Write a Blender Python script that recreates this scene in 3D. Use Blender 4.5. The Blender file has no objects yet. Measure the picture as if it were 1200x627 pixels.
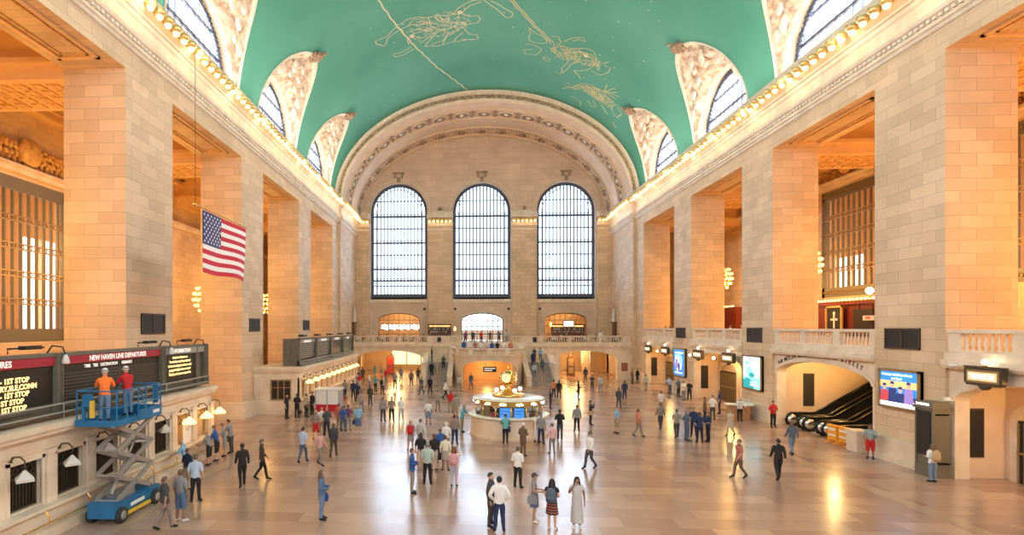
import bpy, bmesh, math, random
from math import sin, cos, pi, sqrt, atan2, radians
from mathutils import Vector, Matrix, noise
random.seed(7)
SC = bpy.context.scene
COL = SC.collection

# ------------------------------------------------------------------ materials
MATS = {}
def mat(name, col=(.8,.8,.8), rough=.6, metal=0, emit=None, es=1, spec=.5):
    if name in MATS: return MATS[name]
    m = bpy.data.materials.new(name); m.use_nodes = True
    b = m.node_tree.nodes['Principled BSDF']
    b.inputs['Base Color'].default_value = (*col, 1)
    b.inputs['Roughness'].default_value = rough
    b.inputs['Metallic'].default_value = metal
    b.inputs['Specular IOR Level'].default_value = spec
    if emit:
        b.inputs['Emission Color'].default_value = (*emit, 1)
        b.inputs['Emission Strength'].default_value = es
    MATS[name] = m
    return m
def N(m, t, **kw):
    n = m.node_tree.nodes.new(t)
    for k, v in kw.items():
        if k in n.inputs: n.inputs[k].default_value = v
        else: setattr(n, k, v)
    return n
def L(m, a, b): m.node_tree.links.new(a, b)
def noisy(name, c1, c2, scale=3, rough=.6, metal=0, bump=0, bscale=20, detail=5):
    m = mat(name, c1, rough, metal); b = m.node_tree.nodes['Principled BSDF']
    tc = N(m, 'ShaderNodeTexCoord')
    n = N(m, 'ShaderNodeTexNoise'); n.inputs['Scale'].default_value = scale; n.inputs['Detail'].default_value = detail
    L(m, tc.outputs['Object'], n.inputs['Vector'])
    r = N(m, 'ShaderNodeValToRGB'); r.color_ramp.elements[0].position = .35; r.color_ramp.elements[1].position = .68
    r.color_ramp.elements[0].color = (*c1, 1); r.color_ramp.elements[1].color = (*c2, 1)
    L(m, n.outputs['Fac'], r.inputs['Fac']); L(m, r.outputs['Color'], b.inputs['Base Color'])
    if bump:
        n2 = N(m, 'ShaderNodeTexNoise'); n2.inputs['Scale'].default_value = bscale; n2.inputs['Detail'].default_value = 4
        L(m, tc.outputs['Object'], n2.inputs['Vector'])
        bp = N(m, 'ShaderNodeBump'); bp.inputs['Strength'].default_value = bump; bp.inputs['Distance'].default_value = .05
        L(m, n2.outputs['Fac'], bp.inputs['Height']); L(m, bp.outputs['Normal'], b.inputs['Normal'])
    return m
def stone(name, c1, c2, cm, bw=1.5, bh=.56, mortar=.012, rough=.65):
    m = mat(name, c1, rough); b = m.node_tree.nodes['Principled BSDF']
    uv = N(m, 'ShaderNodeUVMap'); uv.uv_map = 'UVMap'
    br = N(m, 'ShaderNodeTexBrick'); br.offset = .5
    i = br.inputs
    i['Color1'].default_value = (*c1, 1); i['Color2'].default_value = (*c2, 1); i['Mortar'].default_value = (*cm, 1)
    i['Scale'].default_value = 1; i['Mortar Size'].default_value = mortar; i['Mortar Smooth'].default_value = .3
    i['Bias'].default_value = -.1; i['Brick Width'].default_value = bw; i['Row Height'].default_value = bh
    L(m, uv.outputs['UV'], i['Vector'])
    n = N(m, 'ShaderNodeTexNoise'); n.inputs['Scale'].default_value = .35; n.inputs['Detail'].default_value = 6
    tc = N(m, 'ShaderNodeTexCoord'); L(m, tc.outputs['Object'], n.inputs['Vector'])
    mp = N(m, 'ShaderNodeMapRange'); mp.inputs['From Min'].default_value = .3; mp.inputs['From Max'].default_value = .7
    mp.inputs['To Min'].default_value = .86; mp.inputs['To Max'].default_value = 1.08
    L(m, n.outputs['Fac'], mp.inputs['Value'])
    mx = N(m, 'ShaderNodeVectorMath'); mx.operation = 'SCALE'
    L(m, br.outputs['Color'], mx.inputs[0]); L(m, mp.outputs['Result'], mx.inputs['Scale'])
    L(m, mx.outputs['Vector'], b.inputs['Base Color'])
    return m
stone('ashlar', (.80,.62,.44), (.66,.46,.29), (.36,.25,.16))
stone('ashlar_pale', (.74,.545,.36), (.61,.43,.27), (.34,.235,.145), 1.4, .54, .008)
stone('ashlar_big', (.74,.57,.44), (.66,.49,.36), (.44,.33,.24), 1.9, .8, .010)
noisy('limestone', (.70,.56,.42), (.82,.70,.56), 1.2, .55, bump=.05)
noisy('limestone_dark', (.46,.35,.25), (.58,.45,.33), 2, .6)
noisy('tan_plaster', (.68,.50,.35), (.76,.58,.42), .8, .7, bump=.05)
noisy('relief_plaster', (.40,.27,.19), (.84,.73,.62), 1.9, .75, bump=1, bscale=4)
noisy('relief_pale', (.72,.62,.52), (.88,.80,.71), 2.5, .75, bump=.5, bscale=7)
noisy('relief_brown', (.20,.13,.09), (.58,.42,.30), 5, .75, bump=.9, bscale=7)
noisy('ceiling_green', (.072,.315,.24), (.12,.41,.325), .09, .8, detail=8)
mat('ceiling_gold', (.66,.62,.30), .5)
mat('ceiling_gold_pale', (.74,.68,.42), .5)
mat('star_white', (.85,.85,.75), .5)
mat('star_amber', (.95,.72,.42), .5)
noisy('gold_ornament', (.55,.30,.10), (.86,.55,.22), 4, .5, bump=.8, bscale=8)
noisy('amber_plaster', (.76,.48,.24), (.84,.56,.30), .8, .7)
mat('globe_soft', (1,.9,.7), .4, emit=(1,.84,.55), es=3)
noisy('floor_inlay', (.42,.29,.21), (.50,.36,.27), 1.0, .2)
mat('bronze', (.10,.075,.05), .45, .6)
mat('bronze_green', (.19,.17,.125), .5, .3)
mat('bronze_gold', (.42,.29,.13), .4, .6)
mat('window_metal', (.08,.095,.14), .5, .2)
mat('black_metal', (.02,.02,.02), .4, .4)
mat('vent_black', (.035,.03,.027), .5, .3)
mat('brass', (.80,.52,.16), .25, .9)
mat('amber_glass', (.8,.45,.15), .4)
mat('dark_wood', (.16,.06,.03), .4)
mat('red_wood', (.15,.022,.012), .4)
mat('bulb_warm', (1,.8,.4), .4, emit=(1,.62,.20), es=5.5)
mat('bulb_white', (1,.9,.7), .4, emit=(1,.80,.50), es=14)
mat('lamp_amber', (1,.7,.3), .4, emit=(1,.56,.17), es=3.2)
mat('gilt', (.78,.56,.24), .35, .5)
mat('white', (.82,.81,.78), .5)
mat('grey', (.4,.4,.4), .5)
mat('dark', (.015,.015,.017), .5)
def glass(name, tint=(.9,.95,1), fac=.12):
    m = bpy.data.materials.new(name); m.use_nodes = True; nt = m.node_tree; nt.nodes.clear()
    o = nt.nodes.new('ShaderNodeOutputMaterial'); mx = nt.nodes.new('ShaderNodeMixShader')
    t = nt.nodes.new('ShaderNodeBsdfTransparent'); g = nt.nodes.new('ShaderNodeBsdfGlossy')
    t.inputs[0].default_value = (*tint, 1); g.inputs['Roughness'].default_value = .05
    mx.inputs[0].default_value = fac
    nt.links.new(t.outputs[0], mx.inputs[1]); nt.links.new(g.outputs[0], mx.inputs[2]); nt.links.new(mx.outputs[0], o.inputs[0])
    MATS[name] = m; return m
glass('glass'); glass('glass_warm', (.95,.85,.7), .2)
# polished marble floor
def floor_mat():
    m = mat('floor_marble', (.6,.45,.35), .22); b = m.node_tree.nodes['Principled BSDF']
    uv = N(m, 'ShaderNodeUVMap'); uv.uv_map = 'UVMap'
    br = N(m, 'ShaderNodeTexBrick'); i = br.inputs
    i['Color1'].default_value = (.52,.345,.265,1); i['Color2'].default_value = (.36,.22,.17,1); i['Mortar'].default_value = (.36,.26,.20,1)
    i['Scale'].default_value = 1; i['Mortar Size'].default_value = .012; i['Brick Width'].default_value = 1.8; i['Row Height'].default_value = .9
    L(m, uv.outputs['UV'], i['Vector'])
    tc = N(m, 'ShaderNodeTexCoord')
    n = N(m, 'ShaderNodeTexNoise'); n.inputs['Scale'].default_value = .3; n.inputs['Detail'].default_value = 4; n.inputs['Roughness'].default_value = .5
    L(m, tc.outputs['Object'], n.inputs['Vector'])
    mp = N(m, 'ShaderNodeMapRange'); mp.inputs['From Min'].default_value = .3; mp.inputs['From Max'].default_value = .7
    mp.inputs['To Min'].default_value = .9; mp.inputs['To Max'].default_value = 1.08
    L(m, n.outputs['Fac'], mp.inputs['Value'])
    mx = N(m, 'ShaderNodeVectorMath'); mx.operation = 'SCALE'
    L(m, br.outputs['Color'], mx.inputs[0]); L(m, mp.outputs['Result'], mx.inputs['Scale'])
    L(m, mx.outputs['Vector'], b.inputs['Base Color'])
    mr = N(m, 'ShaderNodeMapRange'); mr.inputs['From Min'].default_value = .3; mr.inputs['From Max'].default_value = .7
    mr.inputs['To Min'].default_value = .17; mr.inputs['To Max'].default_value = .27
    L(m, n.outputs['Fac'], mr.inputs['Value']); L(m, mr.outputs['Result'], b.inputs['Roughness'])
    b.inputs['Specular IOR Level'].default_value = .9
floor_mat()
def cmat(col, rough=.8):
    n = 'cloth_%02x%02x%02x' % tuple(int(c*255) for c in col)
    return mat(n, col, rough)

# ------------------------------------------------------------------ mesh builder
class M:
    def __init__(s, mats='limestone'):
        s.v = []; s.f = []; s.m = []; s.sm = []
        s.mats = list(mats) if isinstance(mats, (list, tuple)) else [mats]
    def face(s, pts, mi=0, sm=False):
        b = len(s.v); s.v += [tuple(p) for p in pts]; s.f.append(tuple(range(b, b+len(pts)))); s.m.append(mi); s.sm.append(sm)
    def box(s, x0, x1, y0, y1, z0, z1, mi=0):
        if x0 > x1: x0, x1 = x1, x0
        if y0 > y1: y0, y1 = y1, y0
        if z0 > z1: z0, z1 = z1, z0
        b = len(s.v)
        s.v += [(x0,y0,z0),(x1,y0,z0),(x1,y1,z0),(x0,y1,z0),(x0,y0,z1),(x1,y0,z1),(x1,y1,z1),(x0,y1,z1)]
        for q in ((0,3,2,1),(4,5,6,7),(0,1,5,4),(1,2,6,5),(2,3,7,6),(3,0,4,7)):
            s.f.append(tuple(b+k for k in q)); s.m.append(mi); s.sm.append(False)
        return s
    def grid(s, rows, mi=0, sm=True, close=False):
        b = len(s.v); n = len(rows[0])
        for r in rows: s.v += [tuple(p) for p in r]
        for i in range(len(rows)-1):
            for j in range(n if close else n-1):
                k = (j+1) % n
                s.f.append((b+i*n+j, b+i*n+k, b+(i+1)*n+k, b+(i+1)*n+j)); s.m.append(mi); s.sm.append(sm)
        return s
    def lathe(s, prof, c=(0,0,0), n=16, mi=0, sm=True, axis='z', sx=1, sy=1):
        rows = []
        for r, h in prof:
            row = []
            for k in range(n):
                a = 2*pi*k/n; x, y = r*cos(a)*sx, r*sin(a)*sy
                if axis == 'z': p = (c[0]+x, c[1]+y, c[2]+h)
                elif axis == 'y': p = (c[0]+x, c[1]-h, c[2]+y)
                else: p = (c[0]+h, c[1]+x, c[2]+y)
                row.append(p)
            rows.append(row)
        s.grid(rows, mi, sm, True)
        return s
    def ball(s, c, r, mi=0, n=10, m=6, sx=1, sy=1, sz=1):
        prof = [(max(1e-4, r*sin(pi*k/m)), -r*cos(pi*k/m)*sz) for k in range(m+1)]
        return s.lathe(prof, c, n, mi, True, 'z', sx, sy)
    def tube(s, pts, r, mi=0, n=6, sm=True, closed=False, caps=True):
        pts = [Vector(p) for p in pts]; rows = []
        for i, p in enumerate(pts):
            a = pts[i-1] if (i > 0 or closed) else p; b = pts[(i+1) % len(pts)] if (i < len(pts)-1 or closed) else p
            t = (b-a).normalized() if (b-a).length > 1e-9 else Vector((0,0,1))
            u = t.cross(Vector((0,0,1)));
            if u.length < 1e-3: u = t.cross(Vector((0,1,0)))
            u.normalize(); w = t.cross(u); rr = r[i] if isinstance(r, (list, tuple)) else r
            rows.append([p + u*rr*cos(2*pi*k/n) + w*rr*sin(2*pi*k/n) for k in range(n)])
        if closed: rows.append(rows[0])
        s.grid(rows, mi, sm, True)
        if caps and not closed:
            s.face(rows[0][::-1], mi); s.face(rows[-1], mi)
        return s
    def bar(s, p, q, w, h=None, mi=0):
        h = h or w; p = Vector(p); q = Vector(q); t = (q-p).normalized()
        u = t.cross(Vector((0,0,1)))
        if u.length < 1e-3: u = Vector((1,0,0))
        u.normalize(); v = u.cross(t)
        A = [p+u*a*w/2+v*b*h/2 for a, b in ((-1,-1),(1,-1),(1,1),(-1,1))]; B = [x+(q-p) for x in A]
        s.face(A[::-1], mi); s.face(B, mi)
        for k in range(4): s.face([A[k], A[(k+1)%4], B[(k+1)%4], B[k]], mi)
        return s
    def prism(s, poly, d0, d1, f3, mi=0, caps=True):
        A = [f3(a, b, d0) for a, b in poly]; B = [f3(a, b, d1) for a, b in poly]; n = len(poly)
        if caps: s.face(A, mi); s.face(B[::-1], mi)
        for k in range(n): s.face([A[k], B[k], B[(k+1)%n], A[(k+1)%n]], mi)
        return s
    def wall(s, a0, a1, z0, z1, ops, f3, t, mi=0, mj=None, n=16):
        """upright wall over a, z with openings (b0,b1,zb,zs,rise); f3(a,z,d); thickness t"""
        mj = mi if mj is None else mj
        cuts = {a0, a1}
        for b0, b1, zb, zs, r in ops:
            c, h = (b0+b1)/2, (b1-b0)/2
            if r: cuts |= {c - h*cos(pi*k/n) for k in range(n+1)}
            cuts |= {b0, b1}
        cuts = sorted(round(c, 5) for c in cuts if a0-1e-6 <= c <= a1+1e-6)
        cuts = [c for i, c in enumerate(cuts) if i == 0 or c-cuts[i-1] > 1e-4]
        def zt(op, a):
            b0, b1, zb, zs, r = op; u = (a-(b0+b1)/2)/((b1-b0)/2); return zs + r*sqrt(max(0, 1-u*u))
        for p, q in zip(cuts, cuts[1:]):
            mid = (p+q)/2; act = sorted([o for o in ops if o[0] < mid < o[1]], key=lambda o: o[2])
            lo = (z0, z0)
            for o in act + [None]:
                hi = (o[2], o[2]) if o else (z1, z1)
                if hi[0] > lo[0]+1e-5 or hi[1] > lo[1]+1e-5:
                    for d, fl in ((0, 0), (t, 1)):
                        fc = [f3(p, lo[0], d), f3(q, lo[1], d), f3(q, hi[1], d), f3(p, hi[0], d)]
                        s.face(fc[::-1] if fl else fc, mi)
                if o:
                    if o[2] > z0+.01: s.face([f3(p, o[2], 0), f3(q, o[2], 0), f3(q, o[2], t), f3(p, o[2], t)], mj)
                    lo = (zt(o, p), zt(o, q))
                    s.face([f3(p, lo[0], 0), f3(p, lo[0], t), f3(q, lo[1], t), f3(q, lo[1], 0)], mj)
        for b0, b1, zb, zs, r in ops:
            for b in (b0, b1): s.face([f3(b, zb, 0), f3(b, zb, t), f3(b, zs, t), f3(b, zs, 0)], mj)
        for a in (a0, a1): s.face([f3(a, z0, 0), f3(a, z0, t), f3(a, z1, t), f3(a, z1, 0)], mi)
        s.face([f3(a0, z1, 0), f3(a1, z1, 0), f3(a1, z1, t), f3(a0, z1, t)], mi)
        return s
    def xf(s, mtx, start=0):
        s.v[start:] = [tuple(mtx @ Vector(p)) for p in s.v[start:]]; return s
    def mesh(s, name, merge=True, off=(0,0,0)):
        me = bpy.data.meshes.new(name); me.from_pydata(s.v, [], s.f)
        for i, mm in enumerate(s.mats): me.materials.append(MATS[mm] if isinstance(mm, str) else mm)
        me.polygons.foreach_set('material_index', s.m); me.polygons.foreach_set('use_smooth', s.sm)
        if merge:
            bm = bmesh.new(); bm.from_mesh(me); bmesh.ops.remove_doubles(bm, verts=bm.verts, dist=1e-4)
            bmesh.ops.recalc_face_normals(bm, faces=bm.faces); bm.to_mesh(me); bm.free()
        uv = me.uv_layers.new(name='UVMap').data
        for p in me.polygons:
            nx, ny, nz = (abs(c) for c in p.normal)
            for li in p.loop_indices:
                x, y, z = me.vertices[me.loops[li].vertex_index].co
                x += off[0]; y += off[1]; z += off[2]
                uv[li].uv = (y, z) if nx >= ny and nx >= nz else ((x, z) if ny >= nz else (x, y))
        return me
    def build(s, name, parent=None, loc=(0,0,0), merge=True, kind=None, rotz=0):
        o = bpy.data.objects.new(name, s.mesh(name, merge)); COL.objects.link(o); o.location = loc; o.rotation_euler = (0,0,rotz)
        if parent: o.parent = parent
        if kind: o['kind'] = kind
        return o
def tag(o, label=None, cat=None, group=None, kind=None):
    if label: o['label'] = label
    if cat: o['category'] = cat
    if group: o['group'] = group
    if kind: o['kind'] = kind
    return o
def thing(name, label, cat, loc=(0,0,0), rotz=0, group=None):
    o = bpy.data.objects.new(name, None); COL.objects.link(o); o.location = loc; o.rotation_euler = (0,0,rotz)
    o.empty_display_size = .2
    return tag(o, label, cat, group)
def copy_tree(o, parent=None):
    c = o.copy(); COL.objects.link(c)
    if parent: c.parent = parent
    for ch in o.children: copy_tree(ch, c)
    return c
def struct(name, loc=(0,0,0)):
    o = bpy.data.objects.new(name, None); COL.objects.link(o); o.location = loc; o['kind'] = 'structure'; return o
def text_mesh(txt, size, m, name='lettering', parent=None, mtx=None, extrude=.008, align='CENTER', sx=1, bold=0):
    cu = bpy.data.curves.new('t', 'FONT'); cu.body = txt; cu.size = size; cu.extrude = extrude; cu.align_x = align; cu.align_y = 'CENTER'
    cu.resolution_u = 2; cu.offset = bold
    t = bpy.data.objects.new('t', cu); COL.objects.link(t)
    me = bpy.data.meshes.new_from_object(t); bpy.data.objects.remove(t); bpy.data.curves.remove(cu)
    me.name = name; me.materials.clear(); me.materials.append(MATS[m])
    me.transform((mtx or Matrix()) @ Matrix.Diagonal((sx,1,1,1)))
    o = bpy.data.objects.new(name, me); COL.objects.link(o)
    if parent: o.parent = parent
    return o
# orientation matrices for lettering (text's own x/y to world), facing +X, -X, -Y
FPX = lambda p: Matrix.Translation(p) @ Matrix(((0,0,1,0),(1,0,0,0),(0,1,0,0),(0,0,0,1)))
FNX = lambda p: Matrix.Translation(p) @ Matrix(((0,0,-1,0),(-1,0,0,0),(0,1,0,0),(0,0,0,1)))
FNY = lambda p: Matrix.Translation(p) @ Matrix(((1,0,0,0),(0,0,-1,0),(0,1,0,0),(0,0,0,1)))

# ------------------------------------------------------------------ dimensions
W = 18.3; PB = 21.3; D0 = 24.73; BAY = 13.302; PW = 4.08
PIER = [D0 + BAY*k for k in range(-2, 4)]          # near faces of the piers
YE = 80.0; LINT = 18.6; TOP = 23.3
CEN = [D0 + PW + (BAY-PW)/2 + BAY*k for k in (-2, -1, 0, 1, 2)]   # bay centres
VA, VB, VZ = 18.75, 13.25, 22.5                     # vault ellipse
YA = 67.6
def vx(z): return VA*sqrt(max(0, 1-((z-VZ)/VB)**2))
# ================================================================== THE SETTING
Y0 = -9.0
m = M('floor_marble'); m.box(-31, 30, Y0, 96, -.3, 0); fl = m.build('floor', kind='structure')
m = M('floor_inlay')
for s in (-1, 1):
    m.box(s*13.6, s*14.1, 8, 68.5, .0, .004)
m.build('floor_border', fl)
# side walls: piers, lintel band, wall ends
for s, side in ((-1, 'left'), (1, 'right')):
    m = M(['ashlar_pale', 'ashlar_pale'])
    for i, y in enumerate(PIER):
        y1 = YE if i == 5 else y+PW
        # hall face pale, the other faces warm
        b = len(m.f); m.box(s*W, s*PB, y, y1, 0, TOP-.2)
        m.m[b:] = [1]*6; m.m[b+(5 if s > 0 else 3)] = 0
        for k, f in enumerate(m.f[b:]):
            xs = {round(m.v[q][0], 3) for q in f}
            m.m[b+k] = 0 if xs == {round(s*W, 3)} else 1
    ys = [Y0] + [v for y in PIER for v in (y, y+PW)]
    for a, b_ in zip(ys[0::2], ys[1::2]):
        b = len(m.f); m.box(s*W, s*PB, a, b_, LINT, TOP-.2)
        for k, f in enumerate(m.f[b:]):
            xs = {round(m.v[q][0], 3) for q in f}
            m.m[b+k] = 0 if xs == {round(s*W, 3)} else 1
    wl = m.build('wall_'+side, kind='structure', merge=False)
    # sunk moulding frame in each soffit
    for c in CEN:
        h = (BAY-PW)/2-1.0; g = M(['amber_plaster', 'gold_ornament'])
        for k, (q, w_) in enumerate(((0, .16), (.32, .1))):
            x0, x1 = s*(W+.55+q), s*(PB-.55-q); y0, y1 = c-h+q, c+h-q; zz = LINT-.09+.03*k
            g.box(x0, x0+s*w_, y0, y1, zz, LINT, k); g.box(x1, x1-s*w_, y0, y1, zz, LINT, k)
            g.box(x0, x1, y0, y0+w_, zz, LINT, k); g.box(x0, x1, y1-w_, y1, zz, LINT, k)
        g.build('soffit_moulding', wl)
    # flat pilaster at the wall end and in the corner
    g = M('ashlar_pale'); g.box(s*(W-.3), s*W, YA, 73.8, 0, 19.7); g.box(s*(W-.3), s*W, 79.0, YE, 0, 19.7)
    g.build('wall_pilaster', wl)
    g = M('limestone')
    for i, y in enumerate(PIER[1:], 1):
        if i == 5: g.box(s*(W-.28), s*W, y, YE, 0, 1.15)
        elif s < 0: g.box(s*(W-.28), s*(PB+.2), y-.28, y+PW+.28, 0, 1.15); g.box(s*(W-.36), s*(PB+.2), y-.34, y+PW+.34, 0, .25)
        else: g.box(W-.28, W, y+.02, y+PW-.02, 0, 1.15); g.box(W-.36, W, y, y+PW, 0, .25)
    g.build('baseboard_'+side, kind='structure', merge=False)

def cornice_profile():
    # (projection from wall, z)
    return [(0,19.55),(.10,19.6),(.12,19.75),(.20,19.8),(.20,19.95),(.10,20.0),(.10,20.15),(.26,20.25),(.30,20.42),(.14,20.5),(.12,21.15),
            (.18,21.25),(.22,21.45),(.30,21.5),(.30,21.62),(.62,22.05),(.70,22.1),(.70,22.32),(.50,22.38),(.46,22.62),(.14,22.66),(.14,23.12),(.02,23.2),(-.9,23.2)]
CP = cornice_profile()
for s, side in ((-1, 'left'), (1, 'right')):
    m = M(['limestone', 'relief_pale'])
    def row(y, e=0): return [(s*(W-p-e), y, z) for p, z in CP]
    m.grid([row(Y0), row(YA)], sm=False)
    m.grid([row(YA), row(YA, .3)], sm=False); m.grid([row(YA, .3), row(73.8, .3)], sm=False)
    m.grid([row(73.8, .3), row(73.8)], sm=False); m.grid([row(73.8), row(YE)], sm=False)
    y = 8.0
    while y < 79:                                            # dentils and beads
        e = .3 if YA < y < 73.8 else 0
        m.box(s*(W-.10-e), s*(W-.24-e), y, y+.16, 20.02, 20.16, 1); y += .32
    cn = m.build('trim_%d' % (1 if s < 0 else 2), kind='structure', merge=False)
    # gilded cups and bulbs in a row
    k = 0
    cup = None; y = 14.5
    while y < 79:
        e = .3 if YA-.2 < y < 73.9 else 0
        if cup is None:
            t = thing('cornice_lamp', 'gilded cup lamp in the row along the %s wall cornice' % side, 'lamp', (0,0,0), group='cornice lamps of the %s wall' % side)
            g = M('gilt'); g.lathe([(.02,-.16),(.20,-.16),(.27,-.04),(.31,.14),(.28,.16),(.2,.02),(.02,-.02)], n=10); g.build('cup', t)
            g = M('bulb_warm'); g.ball((0,0,-.20), .17, n=8, m=6); g.build('bulb', t); cup = t
        else: t = copy_tree(cup)
        t.location = (s*(W-.78-e), y, 22.0)
        y += .78

# west end wall with three great arched openings and three segmental doorways
end_ops = [(-16.4,-8.0,10.6,23.5,4.2), (-4.22,4.22,10.6,23.5,4.2), (8.0,16.4,10.6,23.5,4.2)]
end_doors = [(-15.3,-9.1,4.4,7.6,1.0), (-3.0,3.15,4.4,7.5,1.1), (9.1,15.2,4.4,7.6,1.0)]
fy = lambda a, z, d: (a, YE+d, z)
m = M(['ashlar_big', 'limestone']); m.wall(-W-1, W+1, 4.3, 37, end_ops+end_doors, fy, 1.2, 0, 1, n=24)
we = m.build('wall_west', kind='structure')
g = M(['ashlar_pale', 'limestone'])
for a, b in ((-8.0+.15,-4.22-.15), (4.22+.15,8.0-.15), (-W,-16.55), (16.55,W)):
    g.box(a, b, YE-.55, YE, 4.4, 21.5)
g.build('pilaster', we, merge=False)
g = M(['limestone', 'relief_brown', 'dark'])
for a, b in ((-8.0+.05,-4.22-.05), (4.22+.05,8.0-.05), (-W,-16.5), (16.5,W)):
    g.box(a+.02, b-.02, YE-.62, YE, 20.6, 20.8); g.box(a, b, YE-.7, YE, 21.2, 21.45); g.box(a-.02, b+.02, YE-.6, YE, 21.45, 21.75)
    g.box(a-.05, b+.05, YE-1.15, YE, 22.35, 22.75); g.box(a-.02, b+.02, YE-.9, YE, 22.75, 23.2)
for x in (-6.11, 6.11): g.box(x-.9, x+.9, YE-.7, YE, 23.2, 23.45); g.ball((x, YE-.5, 23.8), .28, 1)
# sill course under the windows, little dark vents
g.box(-16.5, -7.9, YE-.22, YE, 10.1, 10.6); g.box(-4.3, 4.3, YE-.22, YE, 10.1, 10.6); g.box(7.9, 16.5, YE-.22, YE, 10.1, 10.6)
for x in (-8.4, -3.9, 3.9, 8.4): g.box(x-.17, x+.17, YE-.03, YE, 9.0, 9.35, 2)
# raised door surrounds and arch mouldings
for a, b, z0, zs, r in end_ops+end_doors:
    c, h = (a+b)/2, (b-a)/2; big = zs > 20
    for off, w_, d_ in (((.32, .14, .12), (.62, .07, .07)) if big else ((.12, .1, .08),)):
        pts = [(c-(h+off)*cos(pi*k/28), (zs+(r+off)*sin(pi*k/28))) for k in range(29)]
        g.grid([[(c-(h+off+q)*cos(pi*k/28), YE-dd, zs+(r+off+q)*sin(pi*k/28)) for k in range(29)] for q, dd in ((0,0),(0,d_),(w_,d_),(w_,0))], sm=False)
for x in (-12.2, 0, 12.2):                                   # keystone ornaments
    g.box(x-.85, x+.85, YE-.35, YE, 29.05, 29.25, 1); g.box(x-.65, x-.35, YE-.22, YE, 28.45, 29.1, 1); g.box(x+.35, x+.65, YE-.22, YE, 28.45, 29.1, 1)
    g.box(x-.25, x+.25, YE-.2, YE, 27.8, 28.5, 1)
g.build('stone_moulding', we, merge=False)
k = 0; t0 = None
for a, b in ((-7.9,-4.3), (4.3,7.9), (-17.5,-16.45), (16.45,17.5)):
    n = 6 if b-a > 2 else 2
    for i in range(n):
        t = copy_tree(cup); t['label'] = 'gilded cup lamp on a pilaster capital of the far end wall'; t['group'] = 'capital lamps of the end wall'
        t.location = (a+(b-a)*(i+.5)/n, YE-1.05, 22.05)

# glazing of the great windows: radial-headed frame, bars, glass
def window(n, c, y, z0, zs, h, r, nb=13, hz=(), fw=.42, f3=None, arch=True):
    st = struct('window_%d' % n)
    f3 = f3 or (lambda a, z, d: (c+a, y+d, z))
    m = M(['window_metal', 'bronze_green'])
    K = 32
    outer = [(-h, z0)] + [(-h*cos(pi*k/K), zs+r*sin(pi*k/K)) for k in range(K+1)] + [(h, z0)]
    inner = [(-(h-fw), z0+fw*.7)] + [(-(h-fw)*cos(pi*k/K), zs+(r-fw)*sin(pi*k/K)) for k in range(K+1)] + [((h-fw), z0+fw*.7)]
    for i in range(len(outer)):
        j = (i+1) % len(outer)
        A = [f3(*outer[i],0), f3(*outer[j],0), f3(*inner[j],0), f3(*inner[i],0)]; m.face(A)
        m.face([f3(*inner[i],0), f3(*inner[j],0), f3(*inner[j],.2), f3(*inner[i],.2)])
    def top(a, e=0): return zs + (r-e)*sqrt(max(0, 1-(a/(h-e))**2))
    def bar(a0, a1, z_0, z_1, d0=.02, d1=.16, mi=0):
        P = [f3(a0,z_0,d0), f3(a1,z_0,d0), f3(a1,z_1,d0), f3(a0,z_1,d0)]; Q = [f3(a0,z_0,d1), f3(a1,z_0,d1), f3(a1,z_1,d1), f3(a0,z_1,d1)]
        m.face(P, mi); m.face(Q[::-1], mi)
        for k in range(4): m.face([P[k], P[(k+1)%4], Q[(k+1)%4], Q[k]], mi)
    for i in range(1, nb):
        a = -(h-fw) + 2*(h-fw)*i/nb
        bw_ = .085 if nb >= 13 else .022; bar(a-bw_, a+bw_, z0+.2, top(a, fw)+.1)
        for dz in ((-.18,.18) if nb >= 13 else ()): bar(a+dz-.015, a+dz+.015, z0+.2, top(a+dz, fw)+.1, .08, .12)
    for z, hh in hz:
        a = (h-fw)*(1 if z < zs else sqrt(max(0, 1-((z-zs)/(r-fw))**2)))+.05
        bar(-a, a, z-hh, z+hh, 0, .18)
        if hh > .1: bar(-a, a, z+.3, z+.36, .02, .16)
    m.build('window_frame', st, merge=False)
    g = M('glass'); g.face([f3(*p, .1) for p in outer]); g.build('glass_pane', st, merge=False)
    return st, m, f3, bar
def lace(st, h, z0, zs, r, f3, fw=.42):
    """pierced ornamental border: small studs all round"""
    g = M('window_metal'); pts = []
    z = z0+.5
    while z < zs: pts += [(-(h-fw-.18), z), (h-fw-.18, z)]; z += .42
    K = int(pi*(h-.5)/.42)
    for k in range(K+1):
        a = pi*k/K; pts.append((-(h-fw-.18)*cos(a), zs+(r-fw-.18)*sin(a)))
    for a, z in pts:
        q = .10
        P = [f3(a-q,z,.03), f3(a,z-q,.03), f3(a+q,z,.03), f3(a,z+q,.03)]; g.face(P)
        P2 = [f3(a-q,z,.1), f3(a,z-q,.1), f3(a+q,z,.1), f3(a,z+q,.1)]
        for k in range(4): g.face([P[k], P[(k+1)%4], P2[(k+1)%4], P2[k]])
    K = 40; e = fw+.42
    ring = [(-(h-e), z0+.4)] + [(-(h-e)*cos(pi*k/K), zs+(r-e)*sin(pi*k/K)) for k in range(K+1)] + [((h-e), z0+.4)]
    g.tube([f3(a, z, .08) for a, z in ring], .05, n=5)
    g.build('pierced_border', st, merge=False)
HZ = [(11.0,.4),(12.6,.06),(13.4,.12),(15.1,.12),(17.2,.07),(19.0,.12),(21.1,.07),(22.9,.14),(25.2,.06)]
for n, c in enumerate((-12.2, 0, 12.2), 1):
    st, mm, f3, bar = window(n, c, YE+.75, 10.6, 23.5, 4.22, 4.2, 15, HZ)
    lace(st, 4.22, 10.6, 23.5, 4.2, f3)
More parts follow.
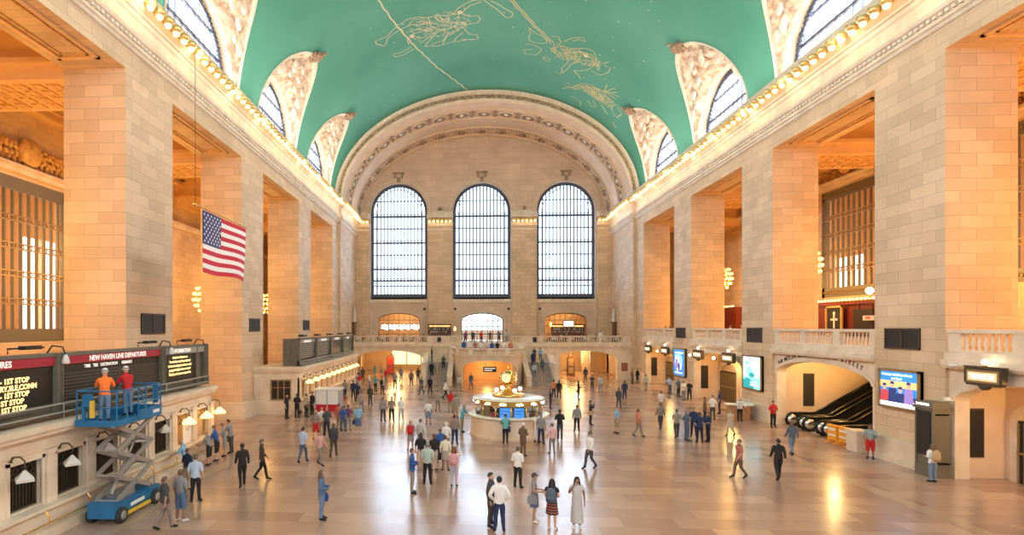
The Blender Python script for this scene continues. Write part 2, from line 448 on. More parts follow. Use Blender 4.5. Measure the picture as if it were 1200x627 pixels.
# glazed segmental doorways below them
for n, (a, b, z0, zs, r) in enumerate(end_doors, 1):
    c, h = (a+b)/2, (b-a)/2
    f3d = (lambda c: lambda a, z, d: (c+a, YE+.6+d, z))(c)
    st = struct('door_%d' % n); g = M('bronze_gold' if n != 2 else 'bronze')
    K = 16
    ring = [(-h*cos(pi*k/K), zs+r*sin(pi*k/K)) for k in range(K+1)]
    g.tube([f3d(x, z, 0) for x, z in [(-h, z0)]+ring+[(h, z0)]], .13, n=4)
    for i in range(1, 8):
        x = -h+2*h*i/8; g.box(c+x-.05, c+x+.05, YE+.55, YE+.68, z0 if n == 2 or i in (2,4,6) else zs-.1, zs+r*sqrt(1-(x/h)**2))
    for z in ((zs-.05), (zs-.9), z0+1.1): g.box(c-h, c+h, YE+.54, YE+.7, z-.06, z+.06)
    g.build('door_frame', st, merge=False)
    g = M('glass'); g.face([f3d(x, z, .05) for x, z in [(-h, z0)]+ring+[(h, z0)]]); g.build('glass_pane', st, merge=False)

# ------------------------------------------------------------------ vaulted ceiling with lunettes
A_L, Z_S, Z_T = 4.85, 23.35, 29.95
def groin(y):
    for c in CEN:
        if abs(y-c) < A_L: return Z_S + (Z_T-Z_S)*sqrt(1-((y-c)/A_L)**2)
    return Z_S
ys = {Y0, YA+.2}
for c in CEN:
    ys |= {c - A_L*cos(pi*k/32) for k in range(33)}
for a, b in zip([Y0]+[c+A_L for c in CEN], [c-A_L for c in CEN]+[YA+.2]):
    ys |= {a+(b-a)*k/6 for k in range(7)}
ys = sorted(ys)
m = M('ceiling_green'); rows = []
for y in ys:
    zg = groin(y) if Y0 < y < YA else Z_S
    t0 = math.asin((zg-VZ)/VB)
    rows.append([(VA*cos(t), y, VZ+VB*sin(t)) for t in [t0+(pi-2*t0)*k/72 for k in range(73)]])
m.grid(rows, sm=True); ceil = m.build('ceiling', kind='structure')
# horizontal joint line and stars painted in
def vp(y, x, off=.03):
    return (x*(1-off/VA), y, VZ+(VB-off)*sqrt(max(0, 1-(x/VA)**2)))
# lunettes: shell, relief, window, rim
wn = 4
RW, XW, ZW = 4.3, 19.15, 23.6
for s, side in ((-1, 'left'), (1, 'right')):
    m = M('limestone')                                       # wall above the cornice carrying the lunette windows
    fx = (lambda s: lambda a, z, d: (s*(XW+d), a, z))(s)
    m.wall(Y0, YE, TOP-.3, 31, [(c-RW, c+RW, ZW-.25, ZW, RW) for c in CEN], fx, .8, n=24)
    cw = m.build('wall_%s_clerestory' % side, kind='structure')
    for c in CEN[1:]:
        K = 40
        def gp(k): 
            a = pi*k/K; y = c-A_L*cos(a); z = Z_S+(Z_T-Z_S)*sin(a); return Vector((s*vx(z), y, z))
        def wp(k, e=.0):
            a = pi*k/K; return Vector((s*XW, c-(RW+e)*cos(a), ZW+(RW+e)*sin(a)))
        g = M(['relief_plaster']); rows = []
        for j in range(15):
            u = .06+.90*j/14; row = []
            for k in range(K+1):
                p = gp(k).lerp(wp(k), u)
                d = noise.noise(p*1.1)*.6 + noise.noise(p*2.7+Vector((5,1,2)))*.5
                nrm = Vector((-s, 0, -.35)).normalized()
                env = min(1, 5*min(u-.05, .97-u))*sin(pi*min(max(k/K,.04),.96))**.5
                row.append(p + nrm*d*max(0, env))
            rows.append(row)
        g.grid(rows); shell = g.build('relief_shell', cw, merge=False)
        g = M(['relief_pale'])
        g.grid([[gp(k).lerp(wp(k), u)+Vector((-s*o, 0, -o*.3)) for k in range(K+1)] for u, o in ((-.02,0),(-.01,.10),(.05,.14),(.09,.08),(.10,0))], sm=False)
        g.grid([[wp(k, e)+Vector((-s*o, 0, 0)) for k in range(K+1)] for e, o in ((.5,.02),(.48,.22),(.28,.30),(.1,.24),(-.02,.05),(-.02,-.2))], sm=False)
        g.build('lunette_rim', cw, merge=False)
        # studs of foliage round the window and the cartouche at the tip
        g = M('window_metal')
        for k in range(2, K-1):
            p = wp(k, -.36) + Vector((s*.35,0,0)); g.ball(p, .15+.06*random.random(), n=5, m=3)
        g.build('leaf_border', cw, merge=False)
        g = M('relief_brown'); q = gp(K//2)
        for i in range(9):
            a = 2*pi*i/9; g.ball(q+Vector((-s*(.12+.45*cos(a)), .5*sin(a), -.05+.12*cos(a))), .20+.1*random.random(), n=7, m=5)
        g.ball(q+Vector((-s*.3,0,.05)), .35); g.ball(q+Vector((-s*.95,0,.25)), .17); g.build('cartouche', cw, merge=False)
        g = M('relief_pale')                                 # larger figures in the relief
        for i in range(16):
            k = 6+int(28*i/15); p = gp(k).lerp(wp(k), .35+.25*((i*7)%3)/2); r = .28+.18*random.random()
            g.ball(p+Vector((-s*.1,0,-.05)), r, n=8, m=5, sx=.6, sy=1.0, sz=1.5)
        g.build('relief_figures', cw, merge=False)
        f3 = (lambda s, c: lambda a, z, d: (s*(XW+.45+d), c+a, z))(s, c)
        st, mm, f3, bar = window(wn, 0, 0, ZW-.3, ZW, RW, RW, 11, [(25.0,.07),(26.5,.05)], .22, f3); wn += 1
        # sill ledge
# ------------------------------------------------------------------ end arch: face ring and deep soffit
SA, SB = 17.8, 12.0
def ell(a, b, t, y): return (a*cos(t), y, VZ+b*sin(t))
T = [.05+(pi-.1)*k/96 for k in range(97)]
def ring(prof, mats, name, parent=None, kind=None, mi=0, sm=False):
    g = M(mats); g.grid([[ell(a, b, t, y) for t in T] for a, b, y in prof], mi, sm); return g.build(name, parent, kind=kind, merge=False)
DA, DB = VA-SA, VB-SB
P_ = lambda f, y: (VA-.05-DA*f, VB-.05-DB*f, y)
arch = ring([P_(-.25, YA+.3), P_(-.1, YA-.05), P_(.02, YA-.35), P_(.12, YA-.3), P_(.18, YA-.05), P_(.26, YA)], 'relief_pale', 'trim_3', kind='structure')
ring([P_(.26, YA), P_(.28, YA-.08), P_(.34, YA-.08), P_(.36, YA+.02)], 'limestone', 'face_moulding', arch)
ring([P_(.36, YA+.02), P_(.72, YA+.1)], 'relief_brown', 'ornament_band', arch)
ring([P_(.72, YA+.1), P_(.74, YA-.02), P_(.86, YA+.02), P_(.9, YA+.2), P_(1.0, YA+.3)], 'limestone', 'face_moulding', arch)
sf = lambda d, y: (SA-d, SB-d, y)
ring([sf(0, YA+.3), sf(0, 70.0), sf(.12, 70.1), sf(.12, 70.3), sf(-.05, 70.4), sf(-.05, 73.0), sf(.12, 73.1), sf(.12, 73.3), sf(0, 73.4), sf(0, 76.4), sf(.15, 76.5), sf(.15, 76.9), sf(0, 77.0),
      sf(-.02, 77.1), sf(-.02, 79.4), sf(.15, 79.5), sf(.15, 80.05)], 'tan_plaster', 'arch_soffit', arch)
g = M('relief_brown')                                        # dentils
for k in range(140):
    t = .06+(pi-.12)*k/139; a, b, y = sf(.2, 76.7); p = Vector(ell(a, b, t, y)); g.ball(p, .12, n=5, m=3)
g.build('bead_row', arch, merge=False)
def disc_at(t, y, prof, mats, name, n=20, d=0):
    """lathe whose axis is normal to the soffit at angle t"""
    a, b, _ = sf(d, y); p = Vector(ell(a, b, t, y)); nr = Vector((-cos(t)/a, 0, -sin(t)/b)).normalized()
    u = Vector((0,1,0)); w = nr.cross(u)
    g = M(mats); 
    for (pr, mi) in prof:
        b0 = len(g.v); g.lathe(pr, n=n, mi=mi)
        g.v[b0:] = [tuple(p+u*x+w*yy+nr*z) for x, yy, z in g.v[b0:]]
    return g, p, u, w, nr
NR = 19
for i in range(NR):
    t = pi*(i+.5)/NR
    g, p, u, w, nr = disc_at(t, 71.7, [([(1.02,-.05),(1.02,.16),(.90,.2),(.84,.1)],0), ([(.84,.08),(.6,.03),(.5,.12),(.42,.04),(.3,.06)],1), ([(.3,.02),(.26,.16),(.12,.24),(.001,.26)],2)], ['tan_plaster','relief_brown','relief_pale'], 'r')  # brown of the sunken ring paints in its shadow along with dirt
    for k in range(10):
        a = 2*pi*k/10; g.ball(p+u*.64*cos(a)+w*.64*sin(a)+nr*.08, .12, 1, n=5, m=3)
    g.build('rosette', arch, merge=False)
    t2 = pi*(i+1)/NR
    if i < NR-1:                                             # scroll between two rosettes
        g = M('relief_brown'); a, b, _ = sf(0, 71.7); p = Vector(ell(a, b, t2, 71.7)); tg = Vector((-a*sin(t2), 0, b*cos(t2))).normalized()
        for k in range(-2, 3): g.ball(p+Vector((0, k*.42, 0)), .17, n=5, m=3)
        for q in (-1, 1):
            for r_ in (-1, 1): g.ball(p+tg*q*.3+Vector((0, r_*.5, 0)), .13, n=5, m=3)
        g.build('scroll', arch, merge=False)
    # star ornaments in the inner band
    g = M('relief_brown'); a, b, _ = sf(0, 78.3); p = Vector(ell(a, b, t2-.08, 78.3)); tg = Vector((-a*sin(t2), 0, b*cos(t2))).normalized()
    for k in range(8):
        aa = 2*pi*k/8; g.ball(p+tg*.42*cos(aa)+Vector((0, .42*sin(aa), 0)), .2, n=5, m=3)
    g.ball(p, .3, n=6, m=4)
    for q in (-1, 1): g.ball(p+tg*q*.85, .16, n=5, m=3)
    g.build('star_ornament', arch, merge=False)

# ------------------------------------------------------------------ aisles behind the piers
for s, side, XB in ((-1, 'left', 30.4), (1, 'right', 29.3)):
    fx = (lambda s, XB: lambda a, z, d: (s*(XB+d), a, z))(s, XB)
    zb, zt = ((5.6, 15.8) if s < 0 else (9.1, 18.3))
    hw = 3.5
    ops = [(c-hw, c+hw, zb, zt, 0) for c in CEN[1:]]
    m = M('ashlar_pale'); m.wall(Y0, 96, 0, 24, ops, fx, .8); aw = m.build('wall_aisle_'+side, kind='structure')
    # cornice and scroll frieze over the windows
    g = M(['limestone', 'gold_ornament', 'amber_plaster'])
    z0 = zt+.25
    g.box(s*XB, s*(XB-.35), Y0, 80, z0, z0+.3); g.box(s*XB, s*(XB-.55), Y0, 80, z0+.3, z0+.5)
    for q, (d, hgt) in enumerate(((.7,.35),(1.0,.35),(1.35,.45))): g.box(s*XB, s*(XB-d), Y0, 80, 20.2+q*.4, 20.2+q*.4+hgt, 2)
    for c in (CEN[1:3] if s < 0 else CEN[1:4]):
        for k in range(22):
            y = c-4+8*k/21; r = .42+.25*sin(k*1.7)**2
            for q in range(7):
                a = q*.9+k; g.ball((s*(XB-.15), y+r*.8*cos(a), z0+1.35+r*.9*sin(a)), .19, 1, n=5, m=3)
        g.ball((s*(XB-.3), c, z0+1.5), .9, 1, n=12, m=8, sx=.4)
    g.build('aisle_cornice', aw, merge=False)
    for c in CEN[1:]:
        st = struct('window_%d' % wn); wn += 1
        g = M(['bronze_green', 'bronze_gold'])
        def bx(y0, y1, z0_, z1_, d0=-.05, d1=.15, mi=0): g.box(s*(XB+d0), s*(XB+d1), y0, y1, z0_, z1_, mi)
        for y in (c-hw, c+hw-.35): bx(y, y+.35, zb, zt)
        bx(c-hw, c+hw, zb, zb+.8); bx(c-hw, c+hw, zt-.8, zt)
        for k in range(10):
            y = c-hw+.35+(2*hw-.7)*(k+.5)/10; bx(y-.08, y+.08, zb+.8, zt-.8, 0, .14, 0); bx(y-.03, y+.03, zb+.8, zt-.8, -.03, 0, 1)
        for k in range(1, 5):
            z = zb+.8+(zt-zb-1.6)*k/5
            for dz in (-.16, .16): bx(c-hw, c+hw, z+dz-.04, z+dz+.04, -.05, .1, 1)
            for q in range(10): g.lathe([(.15,-.04),(.15,.04)], (s*(XB-.02), c-hw+.35+(2*hw-.7)*(q+.5)/10, z), 8, 1, axis='x')
        for k in range(26):                                  # pierced lattice of the border
            y = c-hw+2*hw*(k+.5)/26
            for z in (zb+.4, zt-.4): g.lathe([(.11,-.1),(.11,-.06),(.04,-.05)], (s*(XB), y, z), 6, 1, axis='x')
        g.build('window_grille', st, merge=False)
        g = M('glass_warm'); g.face([fx(c-hw, zb, .2), fx(c+hw, zb, .2), fx(c+hw, zt, .2), fx(c-hw, zt, .2)]); g.build('glass_pane', st, merge=False)
        # room beyond the window
    m = M('amber_plaster'); m.wall(10, 72, 0, 24, [(c+o-1.1, c+o+1.1, 3, 13.5, 0) for c in CEN[1:] for o in (-3.4, 0.2+0, 3.6+4.4)], (lambda s, XB: lambda a, z, d: (s*(XB+6+d), a, z))(s, XB), .3); m.box(s*(XB+.8), s*(XB+6), 10, 72, -.3, 0); m.box(s*(XB+.8), s*(XB+6), 10, 72, 23.7, 24)
    m.build('wall_outer_'+side, kind='structure')
    m = M('ashlar_pale'); m.box(*sorted((s*PB, s*(XB+6))), 80, 80.4, 0, 24); m.build('wall_aisle_end_'+side, kind='structure')
    # ceiling of the aisle with beams, coffers and dark skylights
    m = M(['amber_plaster', 'gold_ornament', 'dark', 'window_metal'])
    x0, x1 = sorted((s*PB, s*XB)); m.box(x0, x1, Y0, 96, 21.3, 21.6)
    for y in PIER:
        m.box(x0, x1, y+.2, y+PW-.2, 18.25, 21.3)
        m.box(x0, x1, y-.15, y+PW+.15, 18.9, 19.15); m.box(x0, x1, y-.45, y+PW+.45, 20.6, 20.9); m.box(x0, x1, y-.8, y+PW+.8, 20.9, 21.3)
        for i in range(9):
            for k in range(4): 
                xx = x0+.7+(x1-x0-1.4)*(i+.5)/9; yy = y+.6+(PW-1.2)*(k+.5)/4; m.box(xx-.28, xx+.28, yy-.28, yy+.28, 18.19, 18.25, 1)
    for c in CEN:
        m.box(x0+1.8, x1-2, c-3, c+3, 21.1, 21.3, 2)
        for k in range(4): m.box(x0+1.8, x1-2, c-3+1.5*(k+.5)-.06, c-3+1.5*(k+.5)+.06, 21.0, 21.12, 3)
    m.build('ceiling_aisle_'+side, kind='structure', merge=False)
# ------------------------------------------------------------------ right-hand passages, balconies
RAILZ, BASEZ, FLZ = 6.38, 5.48, 5.2
for bi, c in enumerate(CEN[1:]):
    y0, y1 = c-(BAY-PW)/2, c+(BAY-PW)/2
    esc = bi == 1
    fx = lambda a, z, d: (W+.15+d, a, z)
    g = M(['limestone', 'tan_plaster'])
    if esc: op = [(y0+.35, y1-.25, 0, 3.45, .95)]
    else: op = [(y0+.3, y1-.3, 0, 3.35, .95)]
    g.wall(y0, y1, 0, 5.0, op, fx, .6, 0, 0, n=24)
    w = g.build('wall_passage', kind='structure')
    g = M('limestone')                                       # band and base course of the balustrade
    g.box(W-.2, W+.75, y0, y1, 4.85, 5.1); g.box(W-.05, W+.75, y0, y1, 5.1, 5.45); g.box(W-.12, W+.75, y0, y1, 4.75, 4.85)
    K = 24; a0, a1, _, zs, r = op[0]; cc, hh = (a0+a1)/2, (a1-a0)/2
    g.grid([[(W+.15-d, cc-(hh+q)*cos(pi*k/K), zs+(r+q)*sin(pi*k/K)) for k in range(K+1)] for q, d in ((0,0),(0,.08),(.22,.08),(.22,0))], sm=False)
    g.build('balcony_band', w, merge=False)
    # balustrade
    t = thing('balustrade', '', 'balustrade', (W+.3, y0, 5.45))
    t['label'] = ['stone balustrade above the gate nearest the camera at the right edge', 'stone balustrade above the escalator arch on the right',
                  'stone balustrade between the two black vents above a pair of gate signs on the right', 'stone balustrade above the farthest yellow gate on the right wall'][bi]
    n = 3; ln = y1-y0; g = M('limestone')
    g.box(-.22, .22, 0, ln, .80, .95); g.box(-.17, .17, 0, ln, 0, .08); g.build('rail', t, merge=False)
    for k in range(n+1): 
        yy = ln*k/n; g = M('limestone'); w_ = .28 if 0 < k < n else .55
        g.box(-.18, .18, max(0, yy-w_), min(ln, yy+w_), .08, .8); g.build('pedestal', t)
    bm0 = M('limestone'); bm0.lathe([(.07,0),(.07,.05),(.045,.1),(.085,.25),(.075,.38),(.04,.55),(.06,.66),(.07,.72)], n=8); me = bm0.mesh('baluster')
    for k in range(n):
        a, b = ln*k/n+(.28 if k else .55), ln*(k+1)/n-(.28 if k < n-1 else .55); q = int((b-a)/.25)
        for i in range(q):
            o = bpy.data.objects.new('baluster', me); COL.objects.link(o); o.parent = t; o.location = (0, a+(b-a)*(i+.5)/q, .08)
    # passage room: back wall, inner side, floor light fittings
    g = M(['tan_plaster', 'limestone', 'bronze_gold', 'vent_black', 'dark'])
    if esc:
        g.box(W+.75, 29, y1-.1, y1+.3, 0, 4.9); g.box(W+.75, 29, y0-.3, y0+.1, 0, 4.9)
        g.box(29, 29.3, y0, y1, 0, 5.2)
    else:
        g.box(W+2.4, W+2.8, y0-.3, y1+.3, 0, 4.9); g.box(W+.75, W+2.5, y1-.1, y1+.3, 0, 4.9); g.box(W+.75, W+2.5, y0-.3, y0+.1, 0, 4.9)
    g.build('passage_wall', w, merge=False)
    if not esc:
        # inner doorway with stone surround, dark notice panel
        dc = c+2.4 if bi else 22.5
        g = M(['limestone', 'bronze_gold', 'dark'])
        K = 12; 
        g.grid([[(W+2.4-d, dc-(1.5+q)*cos(pi*k/K), 2.6+(.6+q)*sin(pi*k/K)) for k in range(K+1)] for q, d in ((0,0),(0,.15),(.3,.15),(.3,0))], sm=False)
        for e in (-1, 1): g.box(W+2.4, W+2.25, dc+e*1.5, dc+e*1.8, 0, 2.6)
        g.box(W+2.25, W+2.4, dc-1.45, dc+1.45, 0, 2.6, 2)
        for k in range(12): g.box(W+2.2, W+2.25, dc-1.4+2.8*k/11-.03, dc-1.4+2.8*k/11+.03, 0, 2.5, 1)
        g.box(W+2.18, W+2.25, dc-1.45, dc+1.45, 1.2, 1.3, 1)
        g.build('gate_doorway', w, merge=False)
        t = thing('notice_board', '', 'notice board', (19.35, y1-.13, .9))
        t['label'] = ['tall black notice board by the nearest gate at the right edge', '', 'tall black notice board inside the gate between two video screens', 'tall black notice board inside the farthest gate on the right wall'][bi]
        g = M('bronze'); g.box(-.42, .42, -.03, .03, 0, 2.1); g.build('frame', t)
        g = M('vent_black'); g.box(-.36, .36, -.05, -.03, .07, 2.03); g.build('panel', t)
t = thing('notice_board', 'tall black notice board on the wall behind the escalators', 'notice board', (20.6, 37.93, 1.2))
g = M('bronze'); g.box(-.35, .35, -.05, .0, 0, 2.2); g.build('frame', t)
g = M('vent_black'); g.box(-.29, .29, -.08, -.05, .06, 2.14); g.build('panel', t)
m = M('amber_plaster'); m.box(W+.15, 29.3, Y0, 80, 4.9, FLZ+.2); m.build('floor_balcony_right', kind='structure')

# ------------------------------------------------------------------ west balcony, arches below, back rooms
YB = 68.5
fb = lambda a, z, d: (a, YB+d, z)
m = M(['limestone', 'tan_plaster'])
m.wall(-18.0, -4.3, 0, 4.1, [(-16.2,-7.7,0,2.45,1.1)], fb, .7, n=24)
m.wall(4.6, 18.0, 0, 4.1, [(8.3,16.3,0,2.45,1.1)], fb, .7, n=24)
m.box(-4.3, 4.6, YB, YB+.7, 0, 4.1)
wb = m.build('wall_balcony', kind='structure')
g = M('limestone'); g.box(-18, 18, YB-.25, YB+.7, 4.1, 4.35); g.box(-18, 18, YB-.12, YB+.7, 3.95, 4.1); g.box(-18, 18, YB-.02, YB+.7, 4.35, 4.62)
for a0, a1 in ((-16.2,-7.7),(8.3,16.3)):
    cc, hh = (a0+a1)/2, (a1-a0)/2
    g.grid([[(cc-(hh+q)*cos(pi*k/24), YB-d, 2.45+(1.1+q)*sin(pi*k/24)) for k in range(25)] for q, d in ((0,0),(0,.06),(.2,.06),(.2,0))], sm=False)
g.build('balcony_band', wb, merge=False)
m = M('tan_plaster'); m.box(-18.3, 18.3, YB+.7, 90, 4.0, 4.4); m.build('floor_balcony', kind='structure', merge=False)
me = M('limestone').lathe([(.07,0),(.07,.05),(.045,.1),(.085,.22),(.075,.32),(.04,.45),(.06,.55),(.07,.6)], n=8).mesh('baluster')
def balustrade(label, x0, x1, groups, y=YB+.15, z=4.6, h=.82):
    t = thing('balustrade', label, 'balustrade', (x0, y, z)); ln = x1-x0
    g = M('limestone'); g.box(0, ln, -.2, .2, h-.14, h); g.box(0, ln, -.17, .17, 0, .05); g.build('rail', t, merge=False)
    prev = 0
    for a, b in groups:
        g = M('limestone'); g.box(prev, a-x0, -.17, .17, .05, h-.14); g.build('pedestal', t); prev = b-x0
        q = int((b-a)/.27)
        for i in range(q):
            o = bpy.data.objects.new('baluster', me); COL.objects.link(o); o.parent = t; o.location = (a-x0+(b-a)*(i+.5)/q, 0, .05); o.scale = (1,1,(h-.19)/.6)
    g = M('limestone'); g.box(prev, ln, -.17, .17, .05, h-.14); g.build('pedestal', t)
    return t
balustrade('long stone balustrade of the far balcony, left of the stairs', -18.0, -4.3, [(-16.6,-14.2),(-13.8,-10.9),(-10.5,-7.2)])
balustrade('short stone balustrade of the far balcony beside the left flight', -4.25, -2.9, [(-4.1,-3.0)])
balustrade('short stone balustrade of the far balcony beside the right flight', 3.3, 4.6, [(3.4,4.4)])
balustrade('long stone balustrade of the far balcony, right of the stairs', 4.65, 18.0, [(7.2,10.3),(10.7,14.0),(14.4,16.9)])
for x, lb in ((-5.7,'left'),(6.2,'right')):
    t = thing('wall_plaque', 'small black plaque on the far balcony front over the %s flight' % lb, 'plaque', (x, YB-.05, 4.95))
    g = M('bronze'); g.box(-.25, .25, -.05, .02, -.3, .3); g.build('frame', t); g = M('vent_black'); g.box(-.2,.2,-.07,-.05,-.25,.25); g.build('face', t)
# hall under the balcony: warm lit passages
m = M(['tan_plaster', 'limestone']); 
m.wall(-18.3, 18.3, 0, 4.0, [(-13.5,-9.0,0,2.9,0),(9.6,12.0,0,3.0,0)], lambda a, z, d: (a, 84+d, z), .4, 0, 1)
for x in (-16.9, -7.3, 7.9, 13.6): m.box(x-.45, x+.45, 73, 74.2, 0, 4.0)
m.box(-18.3, -18.0, YB, 84, 0, 4); m.box(18.0, 18.3, YB, 84, 0, 4)
m.box(-7.5, -4.0, 70, 70.3, 0, 4); m.box(4.3, 8.0, 70, 70.3, 0, 4)
m.box(-31, 31, 95.7, 96, 0, 6, 1)
m.build('wall_lower_west', kind='structure', merge=False)
# east end behind the camera, with its own three great windows
fe = lambda a, z, d: (a, Y0-d, z)
m = M('ashlar_big'); m.wall(-31, 30, 0, 37, [(-16.4,-8.0,7,23.5,4.2), (-4.22,4.22,7,23.5,4.2), (8.0,16.4,7,23.5,4.2)], fe, .8); m.build('wall_east', kind='structure')
# rooms behind the left and right arched doorways of the far balcony
for x0, x1 in ((-17.5,-7.2),(7.2,17.5)):
    m = M('amber_plaster'); m.box(x0, x1, 87, 87.2, 4.4, 9.6); m.box(x0, x1, YE+1.2, 87, 9.4, 9.6); m.box(x0-.2, x0, YE+1.2, 87.2, 4.4, 9.6); m.box(x1, x1+.2, YE+1.2, 87.2, 4.4, 9.6)
    m.build('wall_back_room', kind='structure', merge=False)
CS = [[[45.23,-9.75],[49.61,-8.84],[54.7,-7.44],[60.13,-5.54],[67.29,-2.14]],[[49.77,-8.61],[50.94,-9.77],[50.73,-10.88],[51.26,-10.84],[52.31,-10.29],[51.37,-9.83],[50.56,-8.45]],[[49.98,-8.63],[49.59,-7.72],[49.71,-6.74],[50.23,-5.91],[50.37,-4.8],[50.67,-3.56],[50.65,-2.8],[51.25,-2.05],[51.26,-1.29],[51.85,-1.05],[52.51,-1.26],[52.57,-2.3],[52.22,-2.81]],[[50.56,-3.55],[49.73,-3.04],[49.07,-2.31],[48.77,-1.71],[48.88,-0.87],[49.87,0.02],[51.82,1.52],[51.57,1.94],[51.02,1.96],[50.2,1.15],[49.04,-0.14]],[[50.65,-2.8],[49.53,-2.06],[49.17,-0.98]],[[52.66,-2.95],[54.32,-2.02],[54.69,-1.34],[55.23,-1.13],[55.57,-1.46],[55.16,-2.83]],[[50.19,-8.66],[52.75,-8.05],[53.78,-8.03]],[[50.74,-7.84],[49.97,-7.26],[50.16,-6.28]],[[50.23,-5.91],[51.66,-5.75],[52.63,-5.16],[52.9,-4.12],[52.52,-3.46],[52.34,-2.81]],[[55.12,-6.52],[54.02,-5.9],[52.92,-5.04],[52.9,-4.12]],[[54.32,-7.0],[53.53,-5.87],[52.75,-5.17]],[[55.12,-6.52],[55.6,-5.31],[55.49,-3.93],[55.42,-2.83],[55.42,-1.6]],[[55.57,-4.76],[54.2,-4.3],[53.51,-3.35],[52.93,-2.82]],[[55.09,-5.83],[54.8,-4.72],[53.75,-4.15],[53.37,-2.95]],[[55.45,-3.65],[54.32,-3.09],[53.93,-2.69]],[[50.39,-5.3],[51.04,-5.08],[51.61,-4.47],[51.48,-3.83]],[[50.43,-4.92],[51.12,-4.58],[51.18,-4.07]],[[52.23,-7.74],[52.29,-6.83],[52.06,-5.91]],[[50.77,-8.48],[50.53,-7.44],[51.12,-6.61],[50.99,-5.71]],[[51.55,-7.67],[51.79,-6.66],[52.76,-5.69]],[[54.32,-7.81],[54.68,-8.94],[54.47,-9.66],[55.13,-9.54],[55.26,-8.73],[54.87,-7.59]],[[48.95,1.49],[52.86,4.15],[55.37,6.2]],[[48.93,1.76],[52.74,4.33],[54.96,6.23]],[[59.16,9.18],[60.22,10.15]],[[60.99,11.1],[62.19,12.16]],[[63.35,13.12],[64.38,14.08]],[[65.06,14.85],[65.56,15.34]],[[53.14,3.7],[53.91,4.28],[54.35,5.34],[55.34,5.78],[55.78,5.13],[55.5,4.07],[54.79,3.79],[54.17,4.01],[53.14,3.7]],[[56.2,3.64],[56.16,4.57],[56.67,5.46],[58.1,5.02],[58.2,3.97],[57.42,3.67],[57.01,4.46]],[[54.1,6.0],[53.82,6.64],[54.75,7.1],[55.61,6.54],[54.78,6.2]],[[56.35,6.25],[55.34,7.1],[55.25,8.3],[54.35,9.32],[54.32,10.1],[55.36,10.75],[56.9,10.7],[57.18,9.93],[56.96,8.84],[57.7,7.73],[56.94,6.76],[56.35,6.25]],[[54.43,7.34],[53.35,7.93],[52.82,8.79],[53.29,9.18],[53.37,8.52],[53.86,8.03]],[[55.52,10.58],[55.54,10.99],[56.39,10.99]],[[57.8,10.7],[57.99,11.59],[56.5,12.25],[55.74,12.16],[55.87,11.68],[55.46,11.48],[54.86,11.82]],[[59.16,9.18],[58.82,9.86],[57.43,10.62]],[[60.66,7.36],[60.93,8.08],[59.31,8.01],[57.73,8.36],[56.43,7.71]],[[60.57,8.24],[58.91,8.59],[57.33,8.92]],[[58.28,5.69],[59.06,6.45],[58.34,6.56],[57.99,5.86]],[[55.89,7.2],[56.21,8.08],[55.29,9.12],[55.48,10.17]],[[55.61,8.37],[56.82,9.03],[56.33,10.16]],[[62.41,8.79],[62.32,9.8],[60.87,10.74]],[[63.96,8.84],[62.58,9.85],[61.2,10.81]],[[63.09,8.91],[62.85,9.91],[61.53,10.88]],[[62.81,9.55],[63.12,9.96],[61.87,10.95]],[[60.87,11.63],[60.54,12.65],[59.44,14.1]],[[60.79,11.69],[60.54,12.65],[59.01,13.77]],[[60.7,11.76],[60.54,12.65],[58.57,13.43]],[[60.62,11.83],[60.54,12.65],[58.79,12.64]],[[60.53,11.9],[60.54,12.65],[60.19,13.98]],[[60.87,10.74],[60.48,11.53],[61.0,12.32],[62.08,13.04],[62.44,12.44],[61.7,11.37],[60.87,10.74]],[[64.06,11.67],[64.89,12.32],[64.44,12.81],[63.34,12.2]],[[64.89,9.95],[64.95,10.44],[65.22,11.21],[66.28,11.31]],[[62.15,13.96],[61.11,14.35],[62.15,15.04],[63.62,14.92],[63.14,14.33],[62.15,13.96]]]
ST = [[52.49,-7.63],[50.35,-2.95],[52.51,-3.49],[51.07,-6.98],[51.29,-4.08],[52.46,-9.33],[54.91,-3.44],[50.84,1.13],[49.85,-2.55],[50.05,-8.21],[52.14,-4.49],[53.28,2.16],[53.03,-7.02],[47.29,7.86],[48.5,10.95],[52.67,11.63],[61.6,5.48],[59.75,10.38],[55.2,12.42],[55.66,9.7],[57.43,15.51],[54.46,10.83],[51.53,14.13]]
g = M(['ceiling_gold', 'ceiling_gold_pale'])
def stroke(pts, w, mi):
    P = []
    for (y0, x0), (y1, x1) in zip(pts, pts[1:]):
        n = max(1, int(math.hypot(y1-y0, x1-x0)/.5))
        P += [(y0+(y1-y0)*k/n, x0+(x1-x0)*k/n) for k in range(n)]
    P.append(pts[-1]); rows = []
    for i, (y, x) in enumerate(P):
        a = P[max(0, i-1)]; b = P[min(len(P)-1, i+1)]; dy, dx = b[0]-a[0], b[1]-a[1]; l = math.hypot(dy, dx) or 1
        wig = .05*sin(i*1.9)
        ny, nx = -dx/l, dy/l
        rows.append([vp(y+ny*(wig-w/2), x+nx*(wig-w/2)), vp(y+ny*(wig+w/2), x+nx*(wig+w/2))])
    g.grid(rows, mi)
for i, s_ in enumerate(CS): stroke(s_, .13 if i in (0,) or 22 <= i <= 26 else .085, 1 if i < 22 else 0)
for k in range(300):                                          # fine hatching inside the two figures
    cy, cx_, ry, rx = ((51.9,-5.2,1.9,3.0), (56.2,8.6,1.1,2.6), (61.7,12.1,1.1,1.6))[k%3]
    a, q = random.random()*6.28, sqrt(random.random()); y, x = cy+ry*q*sin(a), cx_+rx*q*cos(a); t = random.uniform(-.5, .9)
    l = random.uniform(.3, 1.0); stroke([(y, x), (y+l*.5*sin(t), x+l*.6*cos(t)), (y+l*sin(t+.6), x+l*cos(t+.6))], .055, 1 if k%3 == 0 else 0)
